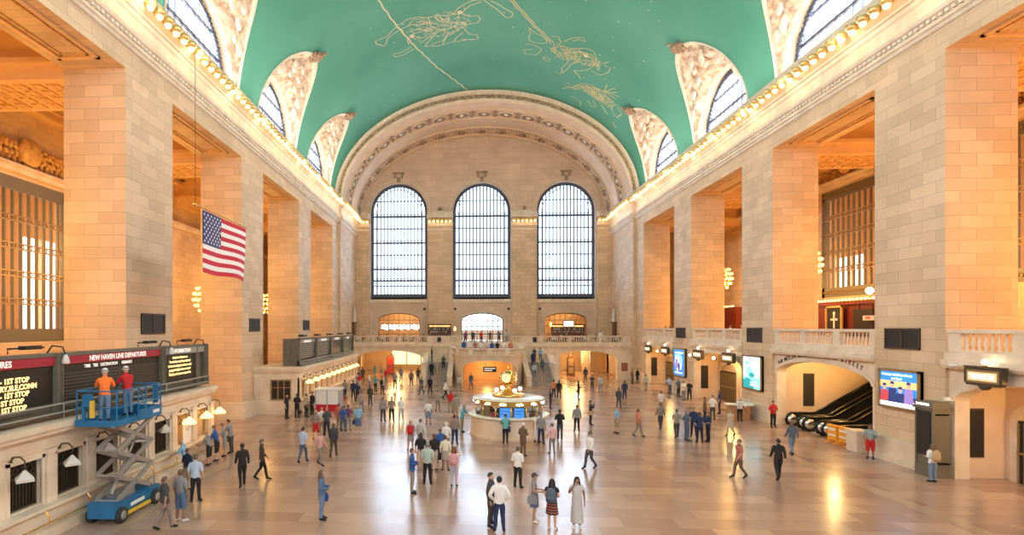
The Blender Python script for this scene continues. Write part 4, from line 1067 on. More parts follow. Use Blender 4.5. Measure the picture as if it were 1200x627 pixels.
for z in (.14, .42): g.tube([(.22, 0, z),(.22, 19.4, z)], .03)
for y in (10.4,13.8,17.2,20.3,23.35,27.3): g.tube([(.0, Y(y), .42),(.22, Y(y), .42),(.22, Y(y), -.08)], .025)
g.build('guard_rail', t, merge=False)
for y in (17.0, 23.5, 26.6):
    g = M('black_metal'); g.tube([(-.3,Y(y)-1.4,2.1),(-.3,Y(y)-1.4,2.25),(-.3,Y(y),2.25)], .03); g.tube([(-.2,Y(y),2.05),(-.1,Y(y)+.1,2.3),(.1,Y(y)+.3,2.25),(.16,Y(y)+.35,2.0)], .03)
    g.box(-.4,-.2,Y(y)-.9,Y(y)-.2,2.2,2.32); g.build('top_rigging', t, merge=False)
for y in (17.35, 23.85):
    g = M('opal_glass'); g.lathe([(.04,.1),(.09,.0),(.13,-.14),(.11,-.2)], (.17,Y(y),1.9), 10); g.build('spot_lamp', t)
t = thing('departure_board', 'far departure board of four panels above the second ticket counter', 'departure board', (-15.2, 41.2, 3.55))
g = M('board_frame'); g.box(-1.2,-.12,0,20.3,0,2.05); g.box(-.12,.06,0,20.3,1.98,2.07); g.box(-.12,.06,0,20.3,0,.35)
for k in range(5): g.box(-.1,.1,20.3*k/4-.2 if k else 0,20.3*k/4+.2 if k < 4 else 20.3,0,2.05)
for x in (-1.15,-.8,-.45,-.15): g.box(x-.05,x+.05,-.06,0,0,2.05)
g.box(-1.2,-.1,-.05,0,0,.12); g.box(-1.2,-.1,-.05,0,1.93,2.05); g.build('frame', t, merge=False)
for k in range(4):
    a, b = 20.3*k/4+.3, 20.3*(k+1)/4-.3
    g = M('board_grey'); g.box(-.12,-.04,a,b,1.7,1.95); g.build('header', t)
    g = M('board_black'); g.box(-.12,-.06,a,b,.38,1.68); g.build('screen', t)
    text_mesh(['INFORMATION','HUDSON LINE','HARLEM LINE','ARRIVALS'][k], .3, 'letter_white', 'lettering', t, FPX((-.03,(a+b)/2,1.82)), .004, bold=.01)
    g = M('board_grey')
    for r in range(7):
        y = a+.2
        while y < b-.4:
            w_ = random.uniform(.2,.7); 
            if k != 2: g.box(-.055,-.05,y,min(y+w_,b-.1),1.52-.165*r,1.60-.165*r)
            y += w_+.14
        if k == 2: g.box(-.055,-.05,a+.1,b-.1,1.55-.165*r,1.565-.165*r)
    g.build('text_rows', t, merge=False)
g = M('board_grey')
for z in (.1, .35): g.tube([(.25,0,z),(.25,20.2,z)], .035)
g.build('guard_rail', t, merge=False)
for k in range(5): g = M('black_metal'); y = 1+4.4*k; g.tube([(-.3,y,2.05),(-.3,y,2.3),(-.3,y+1.2,2.3)], .04); g.box(-.5,-.1,y+.6,y+1.6,2.2,2.35); g.build('top_rigging', t, merge=False)
# ------------------------------------------------------------------ scissor lift with two workers' platform
noisy('lift_blue', (.012,.13,.30), (.02,.18,.38), 2, .4); mat('lift_steel', (.36,.33,.30), .45, .3); mat('tyre', (.03,.03,.03), .8); mat('yellow_tape', (.75,.5,.05), .5)
t = thing('scissor_lift', 'blue scissor lift with raised platform in front of the near departure board', 'scissor lift', (-14.4, 18.6, 0))
g = M('lift_blue'); g.box(-.42,.42,-1.25,1.25,.28,.62); g.box(-.46,.46,-1.3,-.7,.22,.72); g.box(-.46,.46,.65,1.32,.22,.66); g.box(.36,.47,-.7,.65,.35,.55); g.build('chassis', t, merge=False)
g = M('yellow_tape'); g.box(.42,.48,-.75,1.28,.14,.26); g.box(-.48,-.42,-.75,1.28,.14,.26); g.build('pothole_guard', t, merge=False)
g = M('white'); g.box(.471,.476,-.45,.35,.38,.5); g.build('side_marking', t)
for x in (-.48,.48):
    for y in (-1.0, 1.0):
        w_ = M(['tyre','board_grey']); w_.lathe([(.001,-.1),(.17,-.1),(.25,-.09),(.27,-.04),(.27,.04),(.25,.09),(.17,.1),(.001,.1)], (x,y,.27), 16, axis='x'); w_.lathe([(.001,-.12),(.14,-.12),(.15,-.1)], (x,y,.27), 10, 1, axis='x'); w_.lathe([(.15,.1),(.14,.12),(.001,.12)], (x,y,.27), 10, 1, axis='x')
        w_.build('wheel', t, merge=False)
NS = 3; z0, z1 = .72, 3.22; hh = (z1-z0)/NS; span = 1.0
for k in range(NS):
    a, b = z0+hh*k, z0+hh*(k+1)
    for x in (-.36, .36):
        g = M('lift_steel'); g.bar((x,-span,a),(x,span,b),.07,.15); g.build('scissor_arm', t, merge=False)
        g = M('lift_steel'); g.bar((x*.8,span,a),(x*.8,-span,b),.07,.15); g.build('scissor_arm', t, merge=False)
for k in range(NS+1):
    for y in (-span, span): g = M('lift_steel'); g.tube([(-.4,y,z0+hh*k),(.4,y,z0+hh*k)], .045); g.build('crossbar', t, merge=False)
for k in range(NS): g = M('lift_steel'); g.tube([(-.42,0,z0+hh*(k+.5)),(.42,0,z0+hh*(k+.5))], .05); g.build('crossbar', t, merge=False)
g = M('lift_steel')
g.tube([(0,-.8,z0+.15),(0,.1,z0+1.2)], .07); g.tube([(0,.1,z0+1.2),(0,.5,z0+1.7)], .045); g.build('hydraulic_ram', t, merge=False)
g = M('lift_blue'); g.box(-.85,.55,-1.30,1.3,3.24,3.30)
g.box(.52,.56,-.1,1.3,3.24,3.62); g.box(-.87,-.83,-.1,1.3,3.24,3.62); g.box(.50,.53,-1.3,-.1,3.24,3.44); g.box(-.86,-.83,-1.3,-.1,3.24,3.44); g.box(-.86,.55,-1.32,-1.28,3.24,3.44); g.box(-.86,.55,1.28,1.32,3.24,3.62)
g.build('platform', t, merge=False)
g = M('white'); g.box(.561,.565,.75,1.15,3.38,3.5); g.build('side_marking', t)
g = M('lift_blue')
for x in (-.83,.52):
    for y in (-1.28,-.72,-.1,.35,.82,1.3): g.tube([(x,y,3.3),(x,y,4.4)], .028)
    for z in (3.85,4.4): g.tube([(x,-1.28,z),(x,1.3,z)], .028)
for y in (-1.28,1.3):
    for z in (3.85,4.4): g.tube([(-.83,y,z),(.52,y,z)], .028)
g.tube([(.52,-.1,4.4),(.52,.05,4.3),(.52,.3,3.6)], .025); g.build('railing', t, merge=False)
g = M('lift_blue'); g.box(-.55,-.3,-1.42,-1.25,3.9,4.3); g.box(-.6,-.5,-1.38,-1.3,3.4,4.0); g.build('control_box', t, merge=False); g = M('lift_blue'); g.box(.3,.45,1.15,1.28,3.7,4.45); g.build('control_box', t)
g = M('yellow_tape'); g.box(-.28,-.18,-1.45,-1.33,3.55,4.1); g.build('warning_label', t)
g = M('lift_steel'); g.tube([(.3,.9,.66),(.3,.9,.95),(.3,1.25,.95),(.3,1.25,.66)], .03); g.box(-.3,.1,-.5,.4,.62,.85); g.build('fittings', t, merge=False)

# ------------------------------------------------------------------ information booth and its clock
BX, BY = .15, 33.5
t = thing('information_booth', 'round stone and brass information booth in the middle of the floor', 'booth', (BX, BY, 0))
g = M('limestone'); g.lathe([(2.34,0),(2.34,.14),(2.25,.16),(2.25,1.12),(2.32,1.16)], n=48, sm=False); g.build('counter_base', t, merge=False)
g = M(mat('counter_marble', (.75,.70,.62), .25)); g.lathe([(2.0,1.28),(2.42,1.28),(2.46,1.24),(2.42,1.18),(2.2,1.16)], n=48); g.build('counter_top', t, merge=False)
for k in range(14):
    a = 2*pi*(k+.5)/14; g = M('brass'); c_, s_ = cos(a), sin(a); g.tube([(2.02*c_,2.02*s_,1.26),(2.02*c_,2.02*s_,1.95)], .04, n=8); g.build('post', t)
g = M('glass'); g.lathe([(2.0,1.28),(2.0,1.92)], n=42); g.build('glass_screen', t, merge=False)
g = M('brass'); g.lathe([(2.0,1.9),(2.08,1.92),(2.10,2.0),(2.14,2.12),(2.2,2.16),(2.2,2.22)], n=48); g.build('fascia', t, merge=False)
g = M('counter_marble'); g.lathe([(2.2,2.2),(2.12,2.26),(1.2,2.32),(.5,2.36),(.001,2.36)], n=48); g.build('roof', t, merge=False)
for k in range(14):
    a = 2*pi*k/14; g = M('lit_letter'); g.ball((2.13*cos(a),2.13*sin(a),2.04), .2, n=10, m=4, sz=.3, sx=abs(sin(a))*1.0+.2, sy=abs(cos(a))+.2); g.build('fascia_light', t)
for k, a in enumerate((-1.75, -1.32)):
    g = M(['dark', 'scr_navy', 'scr_blue']); p = Vector((1.88*cos(a),1.88*sin(a),1.55))
    mt = Matrix.Translation(p) @ Matrix.Rotation(a+pi/2, 4, 'Z')
    g.box(-.34,.34,-.03,.03,-.32,.32); g.box(-.30,.30,-.05,-.03,-.28,.28,2); g.box(-.25,.25,-.055,-.05,.08,.12,1); g.box(-.25,.1,-.055,-.05,-.08,-.04,1); g.xf(mt); g.build('screen', t, merge=False)
g = M(['dark_wood', 'white', 'bronze_gold', 'flag_red'])
for k in range(10):
    a = 2*pi*k/10+.3; r = 1.45; g.box(r*cos(a)-.22, r*cos(a)+.22, r*sin(a)-.18, r*sin(a)+.18, 0, 1.35+.25*(k%3), k%3)
    g.box(1.7*cos(a)-.1, 1.7*cos(a)+.1, 1.7*sin(a)-.1, 1.7*sin(a)+.1, 1.1, 1.5, (k+1)%4)
g.lathe([(.5,0),(.5,2.1)], n=16); g.build('rack', t, merge=False)
mat('clock_face', (1,.86,.55), .4, emit=(1,.78,.36), es=.65)
t = thing('brass_clock', 'brass ball clock with glowing faces on top of the information booth', 'clock', (BX, BY, 2.36))
g = M('brass'); g.lathe([(1.0,0),(1.0,.06),(.95,.1),(.6,.14),(.45,.2),(.36,.32),(.2,.4),(.16,.55),(.22,.68)], n=32); g.build('pedestal', t, merge=False)
g = M('brass'); g.ball((0,0,1.08), .42, n=20, m=12)
for k in range(4):
    a = pi/2*k-.35; d = Vector((cos(a), sin(a), 0))
    b0 = len(g.v); g.lathe([(.30,.38),(.33,.46),(.28,.5)], n=20, axis='x'); g.v[b0:] = [tuple(Matrix.Rotation(a,4,'Z') @ Vector(p) + Vector((0,0,1.08))) for p in g.v[b0:]]
g.build('case', t, merge=False)
for k in range(4):
    a = pi/2*k-.35
    f = M(['clock_face']); f.lathe([(.001,.475),(.29,.475)], n=20, axis='x'); f.v = [tuple(Matrix.Rotation(a,4,'Z') @ Vector(p) + Vector((0,0,1.08))) for p in f.v]; f = f.build('clock_face', t)
    h_ = M('dark'); h_.bar((.49,0,0),(.49,.02,.2),.02); h_.bar((.49,0,0),(.49,-.13,.06),.025)
    for q in range(12): aa = pi*q/6; h_.bar((.485,.22*cos(aa),.22*sin(aa)),(.485,.26*cos(aa),.26*sin(aa)),.015)
    h_.v = [tuple(Matrix.Rotation(a,4,'Z') @ Vector(p) + Vector((0,0,1.08))) for p in h_.v]; h_.build('clock_hands', f, merge=False)
g = M('brass'); g.lathe([(.12,1.46),(.08,1.52),(.12,1.6),(.1,1.68),(.03,1.78),(.001,1.82)], n=12); g.build('finial', t)
for k in range(4):
    a = pi/2*k+.4; g = M(['brass','globe_soft']); x, y = .8*cos(a), .8*sin(a); g.lathe([(.06,.1),(.03,.15),(.05,.25)], (x,y,0), 8); g.ball((x,y,.36), .13, 1, n=10, m=6); g.build('globe_lamp', t, merge=False)

# ------------------------------------------------------------------ grand staircase at the far end
st = struct('wall_staircase')
def steps(x0, x1, y0, y1, z0, z1, n, label):
    t = struct('floor_flight')
    g = M([noisy('stair_stone', (.40,.33,.29), (.48,.40,.35), 2, .5), 'limestone_dark'])
    for k in range(n):
        ya = y0+(y1-y0)*k/n; za = z0+(z1-z0)*(k+1)/n; g.box(x0, x1, ya, y1, za-(z1-z0)/n, za-.02); g.box(x0, x1, ya-.04, y1, za-.05, za)
    g.build('step', t, merge=False)
    g = M('brass'); xm = (x0+x1)/2
    for k in range(3): yy = y0+(y1-y0)*k/2; zz = z0+(z1-z0)*k/2; g.tube([(xm,yy,zz),(xm,yy,zz+.95)], .035)
    g.tube([(xm,y0,z0+.95),(xm,y1,z1+.95)], .04); g.build('handrail', t, merge=False)
steps(-6.9, -4.35, 60.8, 65.4, 0, 2.35, 15, 'l'); steps(4.75, 7.4, 60.8, 65.4, 0, 2.35, 15, 'r')
g = M(['limestone', 'stair_stone']); g.box(-7.0,-4.2,65.4,YB,0,2.35); g.box(4.6,7.5,65.4,YB,0,2.35); g.box(-7.4,-6.9,61.0,YB,0,2.5); g.box(7.4,7.9,61.0,YB,0,2.5)
for x0, x1 in ((-7.45,-6.85),(7.35,7.95)):       # outer sloping parapets
    g.prism([(60.6,0),(60.6,1.0),(61.0,1.0),(65.4,3.2),(YB,3.3),(YB,0)], x0, x1, lambda a, b, d: (d, a, b))
g.build('landing', st, merge=False)
# central curved bastion
g = M(['limestone', 'tan_plaster', 'amber_plaster'])
cxs, hw = .2, 4.05
def bast(u):  # plan curve: flat front with rounded corners, returns (x,y)
    a = pi*u; return (cxs-hw*cos(a)*(1+.0), 66.5-5.6*sin(a)**.45)
NU = 48
def arch_h(x):
    q = (x-cxs)/2.85; return 2.0+.75*sqrt(1-q*q) if abs(q) < 1 else 0
cols = [bast(k/NU) for k in range(NU+1)]
xs = sorted(set([c_[0] for c_ in cols])); 
outer = [(p[0], p[1]) for p in cols]
rows = []
for zf in range(9):
    r_ = []
    for (x, y) in outer:
        lo = arch_h(x) if y < 62.5 else 0
        r_.append((x, y, lo+(3.1-lo)*zf/8))
    rows.append(r_)
g.grid(rows, sm=False)
# soffit of the passage and its warm lit inside
ins = [(x, y) for x, y in outer if abs(x-cxs) < 2.85 and y < 62.5]
g.grid([[(x, y, arch_h(x)) for x, y in ins], [(x, YB, arch_h(x)) for x, y in ins]], 2, sm=False)
g.box(cxs-3.1, cxs-2.85, 61.6, YB, 0, 2.1, 2); g.box(cxs+2.85, cxs+3.1, 61.6, YB, 0, 2.1, 2); g.box(cxs-3, cxs+3, 67.8, 68.0, 0, 3.0, 2)
# platform and mouldings
pl = outer; c0 = (cxs, 66.8)
for z_, off in ((3.1,.12),(3.28,.12)): g.face([(cxs+(x-cxs)*(1+off/4), y-off, z_) for x, y in pl] + [(cxs+hw, YB, z_), (cxs-hw, YB, z_)])
g.grid([[(cxs+(x-cxs)*(1+.12/4), y-.12, z_) for x, y in pl] for z_ in (3.1,3.28)], sm=False)
g.build('bastion', st, merge=False)
t = thing('balustrade', 'curved stone balustrade round the landing of the far stairs', 'balustrade', (cxs, 66, 3.28))
inn = [(x, y) for x, y in outer]
def sweep(g, pts, w_, z0, z1):
    rows = []
    for i, (x, y) in enumerate(pts):
        a = pts[max(0,i-1)]; b = pts[min(len(pts)-1,i+1)]; dx, dy = b[0]-a[0], b[1]-a[1]; l = math.hypot(dx, dy) or 1; nx, ny = -dy/l, dx/l
        zz0, zz1 = (z0(i), z1(i)) if callable(z0) else (z0, z1)
        rows.append([(x-nx*w_/2-cxs, y-ny*w_/2-66, zz0), (x-nx*w_/2-cxs, y-ny*w_/2-66, zz1), (x+nx*w_/2-cxs, y+ny*w_/2-66, zz1), (x+nx*w_/2-cxs, y+ny*w_/2-66, zz0)])
    g.grid(rows, sm=False, close=True)
g = M('limestone'); sweep(g, inn, .42, .72, .86); sweep(g, inn, .4, 0, .08)
g.build('rail', t, merge=False)
for k in range(0, NU+1, 1):
    x, y = inn[k]
    if k % 8 == 0: g = M('limestone'); g.box(x-cxs-.25, x-cxs+.25, y-66-.2, y-66+.2, .05, .75); g.build('pedestal', t)
    elif y < 66: 
        for q in (0, .5):
            x2, y2 = inn[min(NU,k+1)]; xx, yy = x+(x2-x)*q, y+(y2-y)*q
            o = bpy.data.objects.new('baluster', me); COL.objects.link(o); o.parent = t; o.location = (xx-cxs, yy-66, .08); o.scale = (1,1,1.08)
# solid parapets that sweep down the inner side of each flight
for s_ in (-1, 1):
    g = M('limestone'); rows = []
    for k in range(17):
        u = k/16; yy = 66.6-6.2*u; zt = 1.05+3.15*(1-u)**1.25; xo = cxs+s_*(hw+.12+.25*u); w_ = .5
        rows.append([(xo-s_*w_/2, yy, 0), (xo-s_*w_/2, yy, zt-.1), (xo-s_*(w_/2+.06), yy, zt), (xo+s_*(w_/2+.06), yy, zt), (xo+s_*w_/2, yy, zt-.1), (xo+s_*w_/2, yy, 0)])
    g.grid(rows, sm=False); g.face(rows[-1]); g.face(rows[0][::-1]); g.build('stair_parapet', st, merge=False)
t = thing('hanging_sign', 'small dark sign hanging inside the arch under the far stairs', 'sign', (.3, 61.7, 1.45))
g = M('dark'); g.box(-.75,.75,-.05,.05,0,.6); g.build('board', t); g = M('letter_white'); g.box(-.6,.6,-.06,-.05,.36,.46); g.box(-.6,.3,-.06,-.05,.14,.24); g.build('text_rows', t, merge=False)
g = M('black_metal'); g.tube([(-.5,0,.6),(-.5,0,1.1)], .02); g.tube([(.5,0,.6),(.5,0,1.1)], .02); g.build('hanger', t, merge=False)
# dark totems under the balcony
for x, y, mm, lb in ((11.7,74.0,'dark','tall dark clock pillar in the yellow passage right of the stairs'),(-12.6,74.0,'red_wood','tall red and brown clock pillar in the passage left of the stairs')):
    t = thing('clock_pillar', lb, 'pillar', (x, y, 0))
    g = M('dark_wood'); g.box(-.5,.5,-.25,.25,0,2.5); g.box(-.38,.38,-.22,.22,2.5,2.75); g.lathe([(.3,-.22),(.3,.22)], (0,0,2.85), 12, axis='y'); g.build('case', t, merge=False)
    g = M(mat('pillar_red', (.42,.03,.02), .4) if x < 0 else 'bronze_gold'); g.box(-.35,.35,-.28,-.25,1.35,2.3); g.box(-.35,.35,-.28,-.25,.3,1.1); g.build('panel', t, merge=False)
t = thing('lit_poster', 'glowing white poster on the passage wall right of the dark pillar', 'poster', (15.0, 80.0, 1.2))
g = M('bronze_gold'); g.box(-.8,.8,0,.1,0,2.2); g.build('frame', t); g = M('lit_letter'); g.box(-.65,.65,-.02,0,.15,2.05); g.build('sheet', t)
for x, lb in ((-12,'left'),(12.5,'right')):
    for q in (-2.6, 0, 2.6):
        t = thing('ceiling_lamp', 'small bright ceiling lamp in the passage under the %s half of the far balcony' % lb, 'lamp', (x+q, 72.5, 3.95), group='passage ceiling lamps, '+lb)
        g = M('bulb_white'); g.ball((0,0,-.12), .16, n=8, m=6); g.build('globe', t); g = M('brass'); g.lathe([(.12,0),(.14,.04),(.001,.05)], n=8); g.build('canopy', t)
t = thing('shop_window', 'bright glowing shop window at the back of the passage left of the stairs', 'shop window', (-10.3, 83.6, .5))
g = M('bronze_gold'); g.box(-3.4,3.4,.1,.2,-.5,2.9)
for x in (-3.4,-1.1,1.1,3.4): g.box(x-.08,x+.08,-.05,.1,-.5,2.9)
g.build('frame', t, merge=False); g = M(mat('shop_glow', (1,.86,.6), .5, emit=(1,.82,.5), es=1.1)); g.box(-3.3,3.3,.05,.09,.3,2.6); g.build('pane', t)

# red information tablet on the right balcony wall, side doorways by the far balcony
t = thing('wall_tablet', 'brown red square tablet on the wall right of the far right passage arch', 'tablet', (17.2, YB-.02, 1.6))
g = M('red_wood'); g.box(-.36,.36,-.06,0,-.5,.5); g.build('frame', t); g = M(mat('tablet_red', (.4,.12,.06), .5)); g.box(-.28,.28,-.08,-.06,-.42,.42); g.build('face', t)
for s_, lb in ((-1,'left'),(1,'right')):
    t = thing('carved_doorway', 'dark carved doorway with a pale statue on top at the %s end of the far balcony' % lb, 'doorway', (s_*(W-.02), 76.6, 4.4))
    g = M('dark_wood'); g.box(0,-s_*.25,-.7,.7,0,2.6); g.box(0,-s_*.4,-.85,.85,2.6,2.85); g.build('doorframe', t, merge=False)
    g = M('red_wood'); g.box(-s_*.25,-s_*.29,-.5,.5,0,2.4); g.build('door_leaf', t)
    g = M('relief_pale'); g.lathe([(.35,2.85),(.3,3.1),(.18,3.4),(.28,3.8),(.25,4.1),(.1,4.3),(.16,4.5),(.05,4.75)], (-s_*.2,0,0), 10); g.build('statue', t)
# restaurant on the far balcony
def cafe_bar(x, y, w_, label, n=3):
    t = thing('bar_shelf', label, 'bar shelf', (x, y, 4.4))
    g = M('dark_wood'); g.box(-w_/2,w_/2,-.3,.3,0,1.1); g.box(-w_/2,w_/2,.2,.3,1.1,2.5); g.box(-w_/2-.1,w_/2+.1,-.35,.35,2.4,2.55)
    for k in range(n): g.box(-w_/2,w_/2,0,.3,1.3+.4*k,1.34+.4*k)
    for e in (-1,1): g.box(e*w_/2-.06,e*w_/2+.06,-.05,.3,1.1,2.5)
    g.build('cabinet', t, merge=False)
    g = M('lamp_amber'); g.box(-w_/2+.1,w_/2-.1,.15,.19,2.15,2.35); g.build('shelf_light', t)
    g = M(['amber_glass','dark','white','grey'])
    for k in range(n):
        xx = -w_/2+.15
        while xx < w_/2-.1: g.lathe([(.05,0),(.05,.16),(.02,.2),(.02,.27)], (xx,.1,1.34+.4*k), 6, random.randrange(4)); xx += .16
    b = g.build('bottle_display', t, merge=False); b['kind'] = 'stuff'
cafe_bar(-6.1, 78.3, 3.2, 'lit bottle shelf and bar in front of the left stone pilaster')
cafe_bar(12.2, 78.6, 4.6, 'wide lit bottle bar inside the right arched doorway')
t = thing('television', 'small white glowing television above the bar in the right doorway', 'television', (12.2, 78.2, 7.0))
g = M('dark'); g.box(-.75,.75,-.05,.05,-.42,.42); g.build('casing', t); g = M('scr_white'); g.box(-.68,.68,-.06,-.05,-.36,.36); g.build('screen', t)
for x, h_, lb in ((-3.9,1.6,'left'),(9.6,2.2,'right')):
    t = thing('candle_lamp', 'glowing amber lamp on a stand by the %s doorway of the far balcony' % ('middle' if x < 0 else 'right'), 'lamp', (x, 77.6, 4.4))
    g = M('brass'); g.lathe([(.2,0),(.04,.06),(.03,h_)], n=8); g.build('stand', t); g = M('lamp_amber'); g.lathe([(.12,h_),(.16,h_+.25),(.1,h_+.55),(.02,h_+.6)], n=10); g.build('shade', t)
t0 = None
for k, x in enumerate((-16.5,-14.9,-13.2,-11.6,-10.0,-8.5,7.4,9.2,11.2,13.3,15.2,16.9)):
    if t0 is None:
        t0 = thing('cafe_table', 'small round cafe table with a white cloth and lamp behind the far balustrade', 'table', (x, 71.5, 4.4), group='cafe tables on the far balcony')
        g = M('dark_wood'); g.lathe([(.25,0),(.04,.05),(.04,.72)], n=8); g.build('pedestal', t0); g = M('white'); g.lathe([(.001,.75),(.45,.75),(.47,.73),(.48,.55)], n=16); g.build('tabletop', t0)
        t_ = t0
    else: t_ = copy_tree(t0)
    t_.location = (x, 71.2+.7*(k % 2), 4.4)
# white enclosure by the far ticket counter
t = thing('white_enclosure', 'white panelled box with a red base beside the far ticket counter', 'enclosure', (-13.0, 42.3, 0))
g = M('white'); g.box(-1.0,.8,-.7,.7,.55,1.65); g.box(-1.1,.9,-.8,.8,1.65,1.73); g.build('panel', t, merge=False); g = M('flag_red'); g.box(-1.0,.8,-.7,.7,0,.55); g.build('base', t)
g = M('grey'); 
for x in (-1.0,-.1,.8): g.box(x-.04,x+.04,-.73,.73,0,1.68)
g.build('post', t, merge=False)

